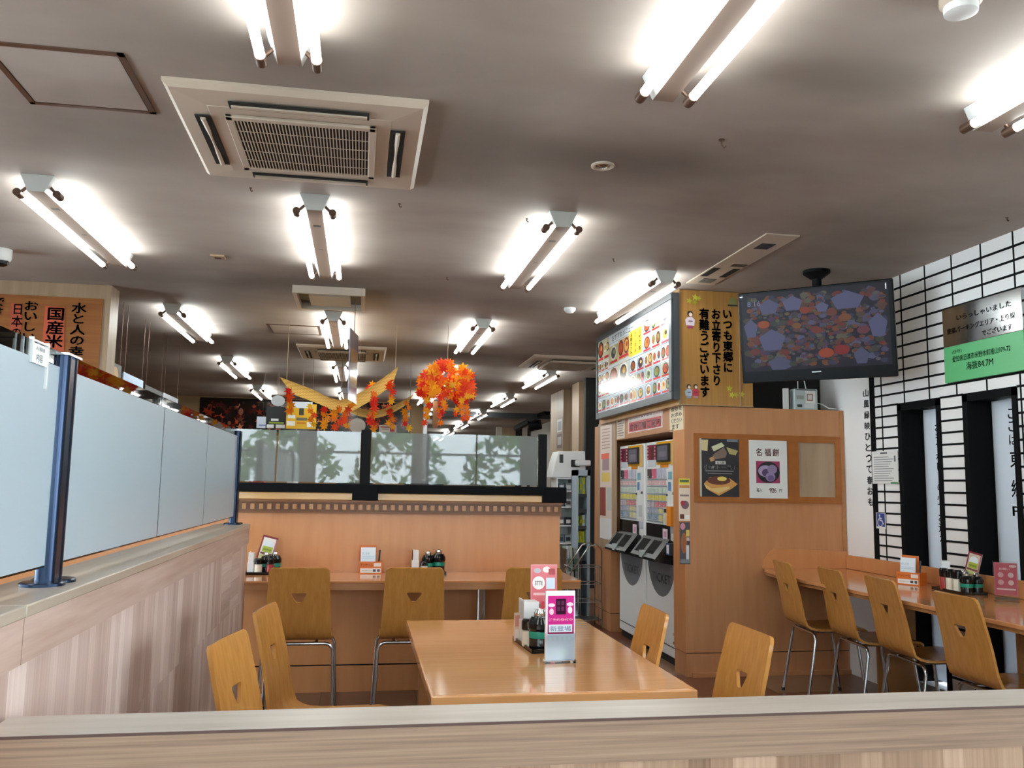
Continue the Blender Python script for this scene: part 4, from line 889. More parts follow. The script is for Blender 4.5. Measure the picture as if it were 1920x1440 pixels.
napk = card(.75, 3.685, zt2 + .003, .10, .10, 0, (0, 0, 0), '#dfe3ee', [], 'white card under the tall red card on the dining table')
# pink stand-up card in clear holder
FK = Fr((0, 0, 0), (1, 0, 0)); t = thing('card_stand', (0, 0, 0), 'magenta promotional card in a clear stand at the front of the dining table', 'card stand')
wd, ht = .112, .262; b = MB().fbox(FK, -wd / 2, .012, wd / 2, ht, -.001, .001, 0, '#efe6f4')
def kq(x0, y0, x1, y1, c, w=.0016): b.q(FK, (x0 - .5) * wd, (1 - y1) * ht, (x1 - .5) * wd, (1 - y0) * ht, w, 0, c)
kq(.06, .07, .96, .60, '#c62f86'); kq(.06, .50, .96, .60, '#a51f5f', .0018); kq(.34, .11, .68, .33, '#35142c', .002); kq(.10, .47, .90, .575, '#d8e3f2', .0024); kq(.04, .60, .98, .97, '#dce4fb', .0018)
for i in range(4): kq(.38 + (i % 2) * .14, .14 + (i // 2) * .08, .48 + (i % 2) * .14, .20 + (i // 2) * .08, '#5a2f4d', .0022)
b.disc(FK, -.035, ht * .80, .013, .007, .0022, 14, 0, '#f1d3e6').disc(FK, .036, ht * .81, .013, .007, .0022, 14, 0, '#f1d3e6').disc(FK, -.035, ht * .71, .009, .012, .0022, 12, 0, '#e6c9d6').disc(FK, .036, ht * .73, .009, .013, .0022, 12, 0, '#f4ecf2')
b.text(FK, '新登場', -.04, ht * .44, .04, ht * .51, .0028, 0, '#7d8db0', bold=.01).text(FK, 'ご予約受付中', -.046, ht * .58, .046, ht * .615, .0022, 0, '#f0c9e0')
for i in range(5): b.disc(FK, -.038 + i * .018, ht * .335, .006, .008, .0022, 8, 0, '#e3ecfb')
b.disc(FK, .01, ht * .14, .025, .014, .0022, 14, 0, '#d9e6f8').q(FK, -.036, ht * .09, -.026, ht * .20, .0022, 0, '#dbe5f7')
b.build('card', 'printed_gloss', t)
MB().fbox(FK, -wd / 2 - .003, 0, wd / 2 + .003, .012, -.03, .012).fbox(FK, -wd / 2 - .003, .012, wd / 2 + .003, ht * .42, .0035, .0055).build('stand', 'clear_acrylic', t)
MB().box(-wd / 2, wd / 2, .010, .016, .012, ht * .99).build('back_sheet', 'white_panel', t)
place(t, .752, 3.222, zt2, 2)
# wall counter sets
zc2 = CZ + .0005
survey_box(3.455, 5.06, zc2, -62, 'orange leaflet box on the wall counter')
o = tray(-.075, .075, -.155, .155, 0, 'black condiment tray on the wall counter'); place(o, 3.497, 4.675, zc2, -4)
napkins(3.50, 4.79, zc2 + .0055, 'white napkin stand on the wall counter tray', -35, .055, .10, .165)
for x, y, k, s, lb in ((3.448, 4.735, 'red', 1.12, 'red jar with black lid on the wall counter'), (3.448, 4.680, 'white', 1.12, 'white jar beside the red jar on the wall counter'), (3.450, 4.622, 'white', 1.12, 'cream jar beside the teal banded pot on the wall counter'), (3.462, 4.56, 'pot', 1.12, 'black pot with a teal band on the wall counter'), (3.525, 4.655, 'pot', 1.12, 'black pot behind the cream jar on the wall counter'), (3.54, 4.575, 'pot', 1.05, 'rear black pot at the right end of the wall counter tray')):
    jar(x, y, zc2 + .0055, k, lb, s)
card(3.565, 4.655, zc2 + .10, .085, .135, -70, (-6, 12, 0), '#cdb9a8', TC, 'colourful tilted menu card above the jars on the wall counter')
t = thing('card_stand', (0, 0, 0), 'clear stand with a rose coloured notice at the right of the wall counter', 'card stand'); F = FK
MB().fbox(F, -.056, .03, .056, .205, 0, .002, 0, '#c9707c').q(F, -.052, .035, .052, .20, .0026, 0, '#c35c6a').disc(F, .035, .188, .018, .008, .003, 12, 0, '#e0b6ba').disc(F, -.024, .14, .014, .014, .003, 14, 0, '#dfa3aa').disc(F, .024, .14, .014, .014, .003, 14, 0, '#e3b5ba').disc(F, -.024, .10, .014, .014, .003, 14, 0, '#dfa3aa').disc(F, .024, .10, .014, .014, .003, 14, 0, '#e3b5ba').text(F, 'お願い', -.03, .165, .02, .178, .003, 0, '#ecc9cc').q(F, -.045, .06, .045, .068, .003, 0, '#e6bcc0').build('notice', 'printed_gloss', t)
MB().fbox(F, -.060, 0, .060, .215, .0035, .006).fbox(F, -.060, 0, .060, .215, -.003, -.0005).fbox(F, -.060, 0, .060, .004, -.04, .006).build('stand', 'clear_acrylic', t)
MB().fbox(F, -.055, .004, .055, .018, -.03, -.004).build('foot_block', 'brown_metal', t)
place(t, 3.475, 4.262, zc2, -42)

# ================================================================== TELEVISION
ty = -.714; tt = .158; rr = Vector((math.cos(ty), math.sin(ty), 0)); nn = Vector((math.sin(ty), -math.cos(ty), 0)); uu = Vector((0, 0, 1)) * math.cos(tt) + nn * math.sin(tt)
TVC = Vector((2.958, 5.284, 2.396)); FTV = Fr(TVC, rr, uu); t = thing('television', TVC - uu * .315, 'black flat television hanging from the ceiling, showing a spread of dishes', 'television')
bevel(MB().fbox(FTV, -.50, -.315, .50, .315, -.045, 0).build('case', 'tv_black', t), .006)
MB().fbox(FTV, -.38, -.2, .38, .2, -.085, -.045).build('rear_cover', 'black_plastic', t)
x0, y0, x1, y1 = -.478, -.235, .472, .297; sc = MB().q(FTV, x0, y0, x1, y1, .0008, 0, '#23202c'); rnd = random.Random(11)
PAL = ['#4c4b66', '#3a3a52', '#5a3a34', '#6a3a2a', '#4a4436', '#565672', '#3c4038', '#6b2f28', '#4f3550', '#5d5a4a', '#70452a']
for i in range(620):
    cx_, cy_ = rnd.uniform(x0 + .03, x1 - .03), rnd.uniform(y0 + .03, y1 - .03); s = rnd.uniform(.010, .028)
    if i % 3 == 0: sc.disc(FTV, cx_, cy_, s, s * .6, .001 + i * 3e-6, 12, 0, rnd.choice(PAL)); sc.disc(FTV, cx_, cy_, s * .7, s * .4, .00103 + i * 3e-6, 10, 0, rnd.choice(PAL))
    else:
        a = rnd.uniform(0, 3); n = rnd.choice([4, 5, 6]); sc.poly(FTV, [(cx_ + s * math.cos(a + k * 2 * math.pi / n) * 1.2, cy_ + s * .8 * math.sin(a + k * 2 * math.pi / n)) for k in range(n)], .001 + i * 3e-6, 0, rnd.choice(PAL))
for cx_, cy_, rw, rh in ((-.29, .20, .075, .055), (-.13, .21, .07, .055), (.22, .20, .11, .065), (.40, .02, .06, .085), (-.28, -.03, .095, .08), (-.42, .06, .05, .07), (-.24, -.19, .08, .05), (.29, -.17, .05, .06), (.06, .17, .045, .035)):
    sc.poly(FTV, [(cx_ + rw * math.cos(a + .3), cy_ + rh * math.sin(a + .3)) for a in [k * 2 * math.pi / 5 for k in range(5)]], .0032, 0, rnd.choice(['#585a7c', '#50526f', '#5f6082']))
for cx_, cy_, r_, c_ in ((.07, -.135, .05, '#9a4426'), (.17, -.12, .05, '#85282a'), (-.33, .085, .04, '#9a4a22'), (-.05, .16, .035, '#8a3a26'), (-.11, .06, .03, '#7a5226'), (.12, .13, .035, '#6d3a30'), (.2, .09, .04, '#7a4a2a'), (.02, .02, .035, '#74342a'), (-.4, -.1, .035, '#6b3226'), (.31, .0, .04, '#6b3a46')):
    sc.disc(FTV, cx_, cy_, r_, r_ * .65, .0033, 14, 0, c_)
sc.text(FTV, '8:16', -.435, .215, -.345, .25, .0036, 0, '#7f8aa6', bold=.02); sc.build('screen', 'screen', t)
MB().fbox(FTV, -.03, -.262, .03, -.254, .0, .0015).fbox(FTV, -.485, .285, -.465, .290, 0, .0012).fbox(FTV, .455, .25, .461, .29, 0, .0015).build('badge', 'silver', t)
mp_ = TVC - nn * .12; MB().tube([(mp_.x, mp_.y, mp_.z - .05), (mp_.x, mp_.y, H_C)], .032, 18).lathe(mp_.x, mp_.y, H_C, [(.09, 0), (.09, -.02), (.05, -.05), (.034, -.06)], 24).build('ceiling_mount', 'black_metal', t)
MB().fbox(FTV, -.1, -.1, .1, .1, -.13, -.085).build('bracket', 'black_metal', t)
# router box under it
RZ = 1.9655
p0, p1 = FB.uv(1492, 728), FB.uv(1536, 766)
t = thing('junction_box', ((p0[0] + p1[0]) / 2, 6.2, RZ), 'grey electrical box with stickers on top of the block under the television', 'electrical box')
bevel(MB().box(p0[0], p1[0], 6.14, 6.22, RZ, p0[1] + .0).build('box', 'grey_enamel', t), .004)
FJ = Fr((0, 6.14, 0), (1, 0, 0)); a, c = p0[0], p1[0]; z0 = RZ; MB().q(FJ, a + .09, z0 + .05, c - .02, z0 + .145, .001, 0, '#e8e6e2').q(FJ, a + .10, z0 + .07, a + .15, z0 + .125, .0014, 0, '#8a5a52').q(FJ, a + .107, z0 + .078, a + .143, z0 + .117, .0016, 0, '#d9d6d2').q(FJ, a + .015, z0 + .08, a + .075, z0 + .11, .001, 0, '#9aa09c').q(FJ, a + .02, z0 + .02, a + .06, z0 + .04, .001, 0, '#3a3c3e').q(FJ, a + .08, z0 + .012, c - .03, z0 + .045, .001, 0, '#d5d5d5').q(FJ, a + .01, z0 + .15, c - .01, z0 + .158, .001, 0, '#6a6d6f').build('stickers', 'printed_paper', t)
MB().tube([(a + .05, 6.18, p0[1] - .01), (a + .048, 6.18, p0[1] + .16)], .004, 8).tube([(a + .12, 6.18, p0[1] - .01), (a + .085, 6.18, p0[1] + .16)], .004, 8).tube([(c, 6.18, z0 + .06), (c + .05, 6.17, z0 + .05), (c + .1, 6.16, z0 + .02), (c + .15, 6.15, z0 + .015), (c + .17, 6.17, z0 + .02)], .004, 8).build('cables', 'white_plastic', t)
u, v = FB.uv(1474, 727); tag(MB().box(u, u + .035, 6.15, 6.18, RZ, v).build('white_post', 'white_plastic'), 'narrow white upright strip left of the grey electrical box', 'post')

# ================================================================== WALL SIGN AND NOTICES
FW2 = Fr((XR - .0065, 0, 0), (0, -1, 0))
FWs = Fr((XR - .03, 0, 0), (0, -1, 0)); t = thing('wall_sign', at(1840, 650, 'x', XR), 'steel and green address sign on the tiled wall', 'sign')
u0, v1 = FWs.uv(1766, 582); u1, _ = FWs.uv(1914, 540); _, v0 = FWs.uv(1772, 719); _, vm = FWs.uv(1769, 653)
bevel(MB().fbox(FWs, u0, vm, u1, v1, -.025, 0).build('steel_plate', 'brushed_steel', t), .002)
bevel(MB().fbox(FWs, u0, v0, u1, vm, -.025, 0).build('green_plate', 'sign_green', t), .002)
L = u1 - u0; H1 = v1 - vm; H2 = vm - v0; b = MB()
b.text(FWs, 'いらっしゃいました', u0 + .2 * L, vm + .62 * H1, u0 + .88 * L, vm + .76 * H1, .0015, 0, bold=.005).text(FWs, '東郷パーキングエリア・上り線', u0 + .06 * L, vm + .32 * H1, u0 + .92 * L, vm + .47 * H1, .0015, 0, bold=.005).text(FWs, 'でございます', u0 + .52 * L, vm + .08 * H1, u0 + .88 * L, vm + .22 * H1, .0015, 0, bold=.005)
b.text(FWs, '(住所)', u0 + .12 * L, vm - .24 * H2, u0 + .25 * L, vm - .12 * H2, .0015).text(FWs, '愛知県日進市米野木町南山979-72', u0 + .12 * L, vm - .46 * H2, u0 + .85 * L, vm - .29 * H2, .0015, bold=.01).text(FWs, '海抜84.7M', u0 + .30 * L, vm - .74 * H2, u0 + .64 * L, vm - .52 * H2, .0015, bold=.01)
b.build('lettering', 'black_trim', t)
t = paper('notice', 'white printed notice pinned over the tiled wall beside the black slot', 'notice', FW2, (1636, 847), (1686, 907), '#dcdcda', lines(11, .08, .85, .16, .95, '#8f9096') + [(.35, .04, .62, .09, '#5a5c62'), (.88, .16, .94, .34, '#6a6c72'), (.72, .95, 1, 1, '#3f8a5c')], th=.006)
t = paper('accessibility_sign', 'blue wheelchair symbol on the tiled wall', 'sign', FW2, (1643, 961), (1661.5, 992), '#e4e4e6', [(.06, .03, .94, .88, '#27458f')])
(u0, v1), (u1, v0) = FW2.uv(1643, 961), FW2.uv(1661.5, 992); W_, H_ = u1 - u0, v1 - v0; b = MB(); X = lambda x: u0 + x * W_; Y = lambda y: v1 - y * H_
b.disc(FW2, X(.42), Y(.16), .08 * W_, .05 * H_, .006, 12)
for p, q_ in (((.42, .22), (.46, .50)), ((.46, .48), (.70, .50)), ((.70, .50), (.78, .70)), ((.44, .34), (.66, .36)), ((.78, .70), (.86, .67))):
    d = Vector((X(q_[0]) - X(p[0]), Y(q_[1]) - Y(p[1]))); nrm = Vector((-d.y, d.x)).normalized() * .0045
    b.poly(FW2, [(X(p[0]) + nrm.x, Y(p[1]) + nrm.y), (X(p[0]) - nrm.x, Y(p[1]) - nrm.y), (X(q_[0]) - nrm.x, Y(q_[1]) - nrm.y), (X(q_[0]) + nrm.x, Y(q_[1]) + nrm.y)][::-1], .006)
arc = [math.radians(a) for a in range(110, 341, 15)]
for a0, a1 in zip(arc, arc[1:]):
    b.poly(FW2, [(X(.47) + W_ * r_ * math.cos(a), Y(.62) + W_ * r_ * math.sin(a)) for a, r_ in ((a0, .22), (a0, .28), (a1, .28), (a1, .22))][::-1], .0062)
b.build('symbol', 'white_panel', t)

# ================================================================== LEFT AND FAR PARTS
FK7 = Fr((0, 7.03, 0), (1, 0, 0)); c1 = lambda x, y: (x / 8, 530 + y / 8)
t = thing('sign_board', (-2.5, 7.03, 1.5), 'reddish wooden sign with brush lettering and orange strips at the left edge', 'sign')
ux, _ = FK7.uv(190, 620)
MB().fbox(FK7, -3.6, 1.3, ux, 2.738, .001, .006).build('board', 'sign_board_red', t)
FK8 = Fr((0, 7.022, 0), (1, 0, 0)); tm = MB(); st = MB()
def vtext(body, x0, y0, x1, y1, b=.03):
    u0, v1 = FK8.uv(*c1(x0, y0)); u1, v0 = FK8.uv(*c1(x1, y1)); u1 = u0 + abs(u1 - u0); MB().text(FK8, body, u0, v0, u1, v1, .004, vert=True, bold=b).build('lettering', 'black_trim', t)
vtext('水と人の幸', 1085, 295, 1250, 1120); vtext('国産米', 715, 365, 935, 985); vtext('おいしい', 375, 265, 540, 905); vtext('日本の', 195, 310, 320, 850, .015); vtext('です', -60, 210, 50, 520)
for k, (q_) in enumerate((((680, 350), (970, 370), (960, 1030), (625, 1010)), ((165, 305), (330, 320), (320, 740), (155, 725)))):
    MB().prism(FK8, [FK8.uv(*c1(*p)) for p in q_][::-1], -.001, .002, 0, '#c4583a' if k == 0 else '#b04f36').build('paper_strip', 'printed_paper', t)
# menu panels hanging over the kitchen counter
FH = Fr((-2.03, 0, 0), (0, 1, 0))
def hang(pa, pb, pt_, label, base, patches, texts=(), drop=.5):
    u0, v = FH.uv(pa, pt_); u1 = FH.uv(pb, pt_)[0]; t = thing('hanging_menu', (-2.03, (u0 + u1) / 2, v - drop), label, 'menu panel', 'menu panels hanging over the kitchen')
    b = MB().fbox(FH, u0, v - drop, u1, v, -.01, 0, 0, base); W_ = u1 - u0
    for i, p in enumerate(patches):
        if p[0] == 'o': b.disc(FH, u0 + p[1] * W_, v - p[2] * drop, p[3] * W_, p[4] * drop, .001 + i * .0003, 14, 0, p[5])
        else: b.q(FH, u0 + p[0] * W_, v - p[3] * drop, u0 + p[2] * W_, v - p[1] * drop, .001 + i * .0003, 0, p[4])
    for tx in texts: b.text(FH, tx[0], u0 + tx[1] * W_, v - tx[4] * drop, u0 + tx[3] * W_, v - tx[2] * drop, .004, 0, tx[5], bold=.02)
    b.build('panel', 'printed_paper', t)
    MB().tube([(-2.035, u0 + .04, v), (-2.035, u0 + .04, H_C)], .0025, 6).build('hanging_rod', 'brown_metal', t); MB().tube([(-2.035, u1 - .04, v), (-2.035, u1 - .04, H_C)], .0025, 6).build('hanging_rod', 'brown_metal', t)
hang(206, 229, 676, 'dark hanging menu panel with a cream shape, nearest the wooden sign', '#2c201b', [('o', .5, .25, .28, .2, '#b58a52'), ('o', .8, .55, .3, .2, '#b08a50')])
hang(232, 270, 697, 'pale blue hanging menu panel with dark bowls', '#a9bdd6', [('o', .2, .72, .2, .1, '#20222c'), ('o', .65, .78, .2, .1, '#20222c'), (.1, .2, .9, .28, '#8796b4')], [('おすすめ', .2, .18, .8, .30, '#6f7c9a')])
hang(272.5, 305, 721, 'black hanging menu panel with yellow fried pieces', '#15110f', [(.1 + i * .12, .3 + .05 * (i % 2), .17 + i * .12, .7, '#c08a35') for i in range(4)] + [(.6, .4, .95, .46, '#cfc9bd')], [('天ぷら', .58, .3, .96, .52, '#d9d4c8')])
hang(307, 335, 736, 'white hanging menu panel with a red band, farthest back', '#cfd6e2', [(0, .42, 1, .62, '#a8322a'), (0, .3, 1, .42, '#cf8a6a')], [('ラーメン', .1, .12, .9, .26, '#3a4a7c')])
# mural on the back wall
FBk = Fr((0, 16.04, 0), (1, 0, 0)); (u0, v1), (u1, v0) = FBk.uv(376, 745), FBk.uv(768, 800); v1 = 2.83; v0 = 2.24
t = thing('mural', ((u0 + u1) / 2, 16.04, v0), 'long dark mural of red flowers and figures on the back wall', 'mural'); b = MB().fbox(FBk, u0, v0, u1, v1, 0, .006, 0, '#1c1413'); rnd = random.Random(5)
for i in range(240):
    x, z = rnd.uniform(u0 + .1, u1 - .1), rnd.uniform(v0 + .06, v1 - .06); s = rnd.uniform(.03, .09)
    b.poly(FBk, leafpts(x, z, s, rnd.uniform(0, 3)), .0065 + i * 2e-5, 0, rnd.choice(['#5c2018', '#8a2c1c', '#3a1a16', '#b0482c', '#241815', '#6e3a2c', '#2b1f1e', '#c87a5a', '#47201c', '#160f0f']))
for px, py, rx, rz in ((452, 772, .07, .09), (405, 790, .05, .05), (430, 793, .05, .05)):
    u, v = FBk.uv(px, py); b.disc(FBk, u + .04, v + .04, rx * 1.3, rz * 1.2, .0125, 16, 0, '#2a1614'); b.disc(FBk, u, v, rx * .6, rz * .7, .0128, 14, 0, '#8f5846')
b.build('picture', 'printed_gloss', t); MB().fbox(FBk, u0 - .02, v0 - .06, u1 + .02, v0, 0, .02).build('ledge', 'dentil_wood', t)
struct(MB().box(1.10, 1.17, 15.9, 16.04, 0, H_C).build('trim_2', 'white_enamel'))
F15 = Fr((0, 14.5, 0), (1, 0, 0)); (a, d), (c, e) = F15.uv(812, 752), F15.uv(820, 803)
tag(MB().fbox(F15, a, e, c, d, 0, .02).build('vertical_sign', 'dentil_wood'), 'narrow brown upright sign at the end of the mural wall', 'sign')
# hanging price panels in the middle distance
def hung(name, label, cat, y, c0, c1_, base, patches=(), texts=(), disc=False, mat_='printed_paper'):
    F = Fr((0, y, 0), (1, 0, 0)); (u0, v1), (u1, v0) = F.uv(*c0), F.uv(*c1_); W_, H_ = u1 - u0, v1 - v0
    t = thing(name, ((u0 + u1) / 2, y, v0), label, cat); b = MB()
    if disc: b.prism(F, [((u0 + u1) / 2 + W_ / 2 * math.cos(k * math.pi / 14), (v0 + v1) / 2 + H_ / 2 * math.sin(k * math.pi / 14)) for k in range(28)], 0, .008, 0, base)
    else: b.fbox(F, u0, v0, u1, v1, 0, .012, 0, base)
    for i, p in enumerate(patches): b.q(F, u0 + p[0] * W_, v1 - p[3] * H_, u0 + p[2] * W_, v1 - p[1] * H_, .0125 + i * .0004, 0, p[4])
    for tx in texts: b.text(F, tx[0], u0 + tx[1] * W_, v1 - tx[4] * H_, u0 + tx[3] * W_, v1 - tx[2] * H_, .017, 0, tx[5], bold=.02)
    b.build('panel', mat_, t); MB().tube([((u0 + u1) / 2, y + .004, v1), ((u0 + u1) / 2, y + .004, H_C)], .001, 5).build('wire', 'brown_metal', t)
hung('hanging_sign', 'black hanging panel with white price cards and green letters', 'sign', 12.0, (500, 762), (536, 804), '#16161a', [(.25, .55, .62, .66, '#dfe2e4'), (.15, .70, .88, .78, '#8fa033'), (.05, .82, .40, .98, '#d8dade'), (.5, .82, .95, .98, '#dfe1e4')])
hung('hanging_sign', 'yellow hanging panel with white cards beside the black one', 'sign', 11.9, (538, 757), (592, 805), '#e6b31e', [(.42, .10, .58, .45, '#3a3a30'), (.34, .55, .70, .66, '#6b6a5a'), (.05, .45, .3, .58, '#f1efe6'), (.03, .70, .3, .88, '#efeae0'), (.70, .72, .95, .92, '#f3f1ea'), (.36, .72, .66, .80, '#d98a1c')])
hung('hanging_sign', 'blank white card above the yellow hanging panel', 'sign', 11.7, (549, 753), (586, 766), '#dfe6f0')
hung('hanging_sign', 'grey round hanging disc above the black panel', 'sign', 11.6, (509, 741), (534, 762), '#b9bcc0', disc=True)
hung('hanging_sign', 'grey round hanging disc behind the glass post', 'sign', 9.0, (655, 784), (685, 812), '#b4b6b8', disc=True)
hung('hanging_sign', 'white card with small red flowers behind the glass screen', 'sign', 11.0, (711, 797), (743, 811), '#e6e2e0', [(.08, .2, .6, .35, '#a63a40'), (.15, .5, .55, .6, '#7f7a7c'), (.62, .4, .9, .9, '#b5444c')])
hung('hanging_sign', 'pale price card left of the black hanging panel', 'sign', 12.2, (482, 781), (503, 803), '#ccd6e6', [(.2, .7, .8, .8, '#6d86c0')])
# narrow banner seen almost edge on
p0, p1 = at(656, 640, 'y', 6.85), at(671, 650, 'y', 7.25); zt3, zb3 = at(659, 617, 'y', 6.9).z, at(664, 750, 'y', 6.9).z
t = thing('hanging_banner', (p0.x, 7.0, zb3), 'narrow dark hanging banner seen almost edge on above the centre screen', 'banner')
d_ = Vector((p1.x - p0.x, .4, 0)).normalized(); FBn = Fr((p0.x, 6.85, 0), d_); Lb = .4; b = MB().fbox(FBn, 0, zb3, Lb, zt3, -.004, .004, 0, '#8d8aa0')
hh = zt3 - zb3
for q0, q1, c in ((.75, 1, '#5c4a52'), (.55, .75, '#a5713a'), (.42, .55, '#6a3f38'), (.26, .42, '#4f4a60')): b.q(FBn, .02, zb3 + q0 * hh, Lb - .02, zb3 + q1 * hh, .005, 0, c)
b.build('panel', 'printed_gloss', t); pm = FBn.pt(.2, zt3, 0); MB().tube([pm, (pm.x, pm.y, H_C)], .003, 6).build('wire', 'string', t)

# ------------------------------------------------------------------ autumn decoration
LEAF = ['#f0441f', '#e62a1c', '#fb8a1c', '#ffc524', '#fb6a1c', '#f5a01e', '#ffb020', '#f5541c']
def maple(b, p, s, rnd):
    n = Vector((rnd.uniform(-.7, .7), -1, rnd.uniform(-.4, .5))).normalized(); a = n.cross(Vector((0, 0, 1))).normalized(); c = n.cross(a); ro = rnd.uniform(0, 6.28); P = []
    for k in range(14):
        an = ro + k * math.pi / 7; r = s * (1 if k % 2 == 0 else .48) * (1 if k not in (6, 8) else .8); P.append(p + (a * math.cos(an) + c * math.sin(an)) * r + n * (.18 * s if k % 2 == 0 else 0))
    i = len(b.v); b.add([p] + P, [(0, 1 + k, 1 + (k + 1) % 14) for k in range(14)], 0, rnd.choice(LEAF))
rnd = random.Random(21)
BC = at(838, 722, 'y', 8.0); t = thing('maple_ball', BC, 'hanging ball of red and orange paper maple leaves', 'decoration'); b = MB()
for i in range(150):
    a = rnd.uniform(0, 6.28); h = rnd.uniform(-1, 1); r = .25 * math.sqrt(max(0, 1 - max(h, 0) ** 2 * .95)) * rnd.uniform(.75, 1.05); maple(b, BC + Vector((r * math.cos(a), r * math.sin(a), .20 * h if h > 0 else .12 * h)), rnd.uniform(.045, .065), rnd)
for k in range(7):
    a = k * .9; L_ = rnd.uniform(.12, .28)
    for j in range(5): maple(b, BC + Vector((.2 * math.cos(a) + rnd.uniform(-.02, .02), .2 * math.sin(a), -.1 - L_ * j / 4)), .045, rnd)
b.build('leaves', 'leaf_print', t); MB().tube([BC + Vector((0, 0, .18)), (BC.x, BC.y, H_C)], .003, 6).build('cord', 'string', t)
def mat_swag(pts, y, hw, label, mid):
    P = [at(px, py, 'y', y) for px, py in pts]; Q = []
    for i in range(len(P) - 1):
        for k in range(8): Q.append((i + k / 8))
    Q.append(len(P) - 1.0)
    def cr(v):
        i = min(int(v), len(P) - 2); f = v - i; g = lambda j: P[max(0, min(len(P) - 1, j))]; a, b_, c, d = g(i - 1), g(i), g(i + 1), g(i + 2)
        return .5 * ((2 * b_) + (c - a) * f + (2 * a - 5 * b_ + 4 * c - d) * f * f + (3 * b_ - a - 3 * c + d) * f ** 3)
    t = thing('bamboo_mat', cr(len(P) / 2 - .5), label, 'decoration', 'curved bamboo mats'); b = MB(); N = 10; vs = []; C = [cr(v) for v in Q]
    for k, p in enumerate(C):
        for j in range(N + 1):
            yy = hw * (j / N * 2 - 1); vs.append(p + Vector((0, yy, .0)))
    fs = []; fs2 = []
    for k in range(len(C) - 1):
        for j in range(N):
            f = (k * (N + 1) + j, (k + 1) * (N + 1) + j, (k + 1) * (N + 1) + j + 1, k * (N + 1) + j + 1); (fs if (j + k) % 2 else fs2).append(f)
    b.add(vs, fs, 0, '#d9a54c'); b.add(vs, fs2, 0, '#e8c274'); b.build('woven_sheet', 'leaf_print', t)
    for p in (C[0], C[-1]): MB().tube([p, (p.x, p.y, H_C)], .0025, 6).build('cord', 'string', t)
    return C
mat_swag([(537, 724), (590, 744), (640, 763), (690, 742), (741, 706)], 8.2, .72, 'curved bamboo mat hanging nearer, left of the leaf ball', 0)
mat_swag([(640, 752), (665, 770), (703, 777), (740, 766), (769, 749)], 10.2, .6, 'second curved bamboo mat hanging farther back', 0)
strings = [(546, 733, 770, 8.1, 'left tip of the nearer bamboo mat'), (612, 768, 800, 8.1, 'lowest part of the nearer bamboo mat, left strand'), (632, 768, 800, 8.0, 'lowest part of the nearer bamboo mat, middle strand'), (652, 758, 798, 8.1, 'lowest part of the nearer bamboo mat, right strand'), (696, 722, 790, 8.0, 'rising side of the nearer bamboo mat'), (732, 716, 752, 8.2, 'right tip of the nearer bamboo mat'), (700, 780, 805, 9.9, 'middle of the farther bamboo mat'), (733, 765, 800, 9.9, 'rising side of the farther bamboo mat'), (762, 757, 802, 9.9, 'right tip of the farther bamboo mat'), (585, 762, 795, 10.3, 'side of the yellow hanging panel')]
for px, y0, y1, yd, lb in strings:
    p0, p1 = at(px, y0, 'y', yd), at(px, y1, 'y', yd); t = thing('maple_garland', p1, 'paper maple leaf garland hanging at the ' + lb, 'garland', 'paper maple leaf garlands'); b = MB(); n = max(5, int((p0 - p1).length / .035))
    for i in range(n): maple(b, p0 + (p1 - p0) * (i / (n - 1)) + Vector((rnd.uniform(-.03, .03), rnd.uniform(-.03, .03), 0)), rnd.uniform(.045, .06), rnd)
    b.build('leaves', 'leaf_print', t); MB().tube([(p0.x, p0.y, H_C if yd == 10.3 else p0.z + .04), p1], .002, 5).build('string', 'string', t)

# ------------------------------------------------------------------ shop corner beyond the block
def Y(px, py, y): return at(px, py, 'y', y)
# tan pillars and dark niche
xa = Y(1056, 800, 13.0).x; xb = Y(1081, 800, 13.0).x
struct(MB().box(xa, xb, 13.0, 13.9, 0, H_C).build('wall_pillar', 'panel_tan'))
FPl = Fr((xa, 0, 0), (0, -1, 0)); paper('poster', 'grey photo poster on the side of the tan pillar', 'poster', FPl, (1044, 785), (1055, 842), '#8d7a6e', [(.1, .05, .9, .45, '#c3bdbb'), (.2, .12, .8, .4, '#8a8486'), (.1, .52, .9, .95, '#5f4640'), (.2, .6, .8, .85, '#a8a09e')])
xc, xd = Y(1085, 800, 12.0).x, Y(1099, 800, 12.0).x
struct(MB().box(xc, xd, 12.0, 12.4, 0, H_C).build('wall_pillar', 'panel_tan'))
struct(MB().box(Y(1098, 800, 11.5).x, 4.3, 11.5, 11.6, 0, H_C).build('wall_niche', 'dark_void'))
# far shop wall pieces
yf = 22.0
for nm, a, c, top, m_ in (('trim_3', 932, 942, 792, 'plaster'), ('trim_4', 942.5, 967, 790, 'panel_tan'), ('trim_5', 967.5, 979, 785, 'dark_void'), ('trim_6', 979.5, 989, 800, 'plaster'), ('trim_7', 989.5, 1001, 782, 'dark_grey'), ('trim_8', 1001.5, 1024, 776, 'plaster'), ('trim_9', 1024.5, 1041, 764, 'frame_grey')):
    p = Y(a, top, yf); q_ = Y(c, top, yf); struct(MB().box(p.x, q_.x, yf, yf + .2, 0, min(p.z, H_C)).build(nm, m_))
p, q_ = Y(968, 803, 20), Y(1026, 772, 17); t = thing('track_light', q_, 'black track rail with a spotlight in the far shop', 'track light')
MB().tube([p, q_], .07, 8).build('rail', 'black_metal', t); s = Y(1003, 790, 18.5); MB().tube([s + Vector((-.12, 0, -.1)), s + Vector((.1, -.1, -.05))], .13, 14).tube([s, s + Vector((0, 0, .2))], .03, 8).build('spotlight', 'black_metal', t)
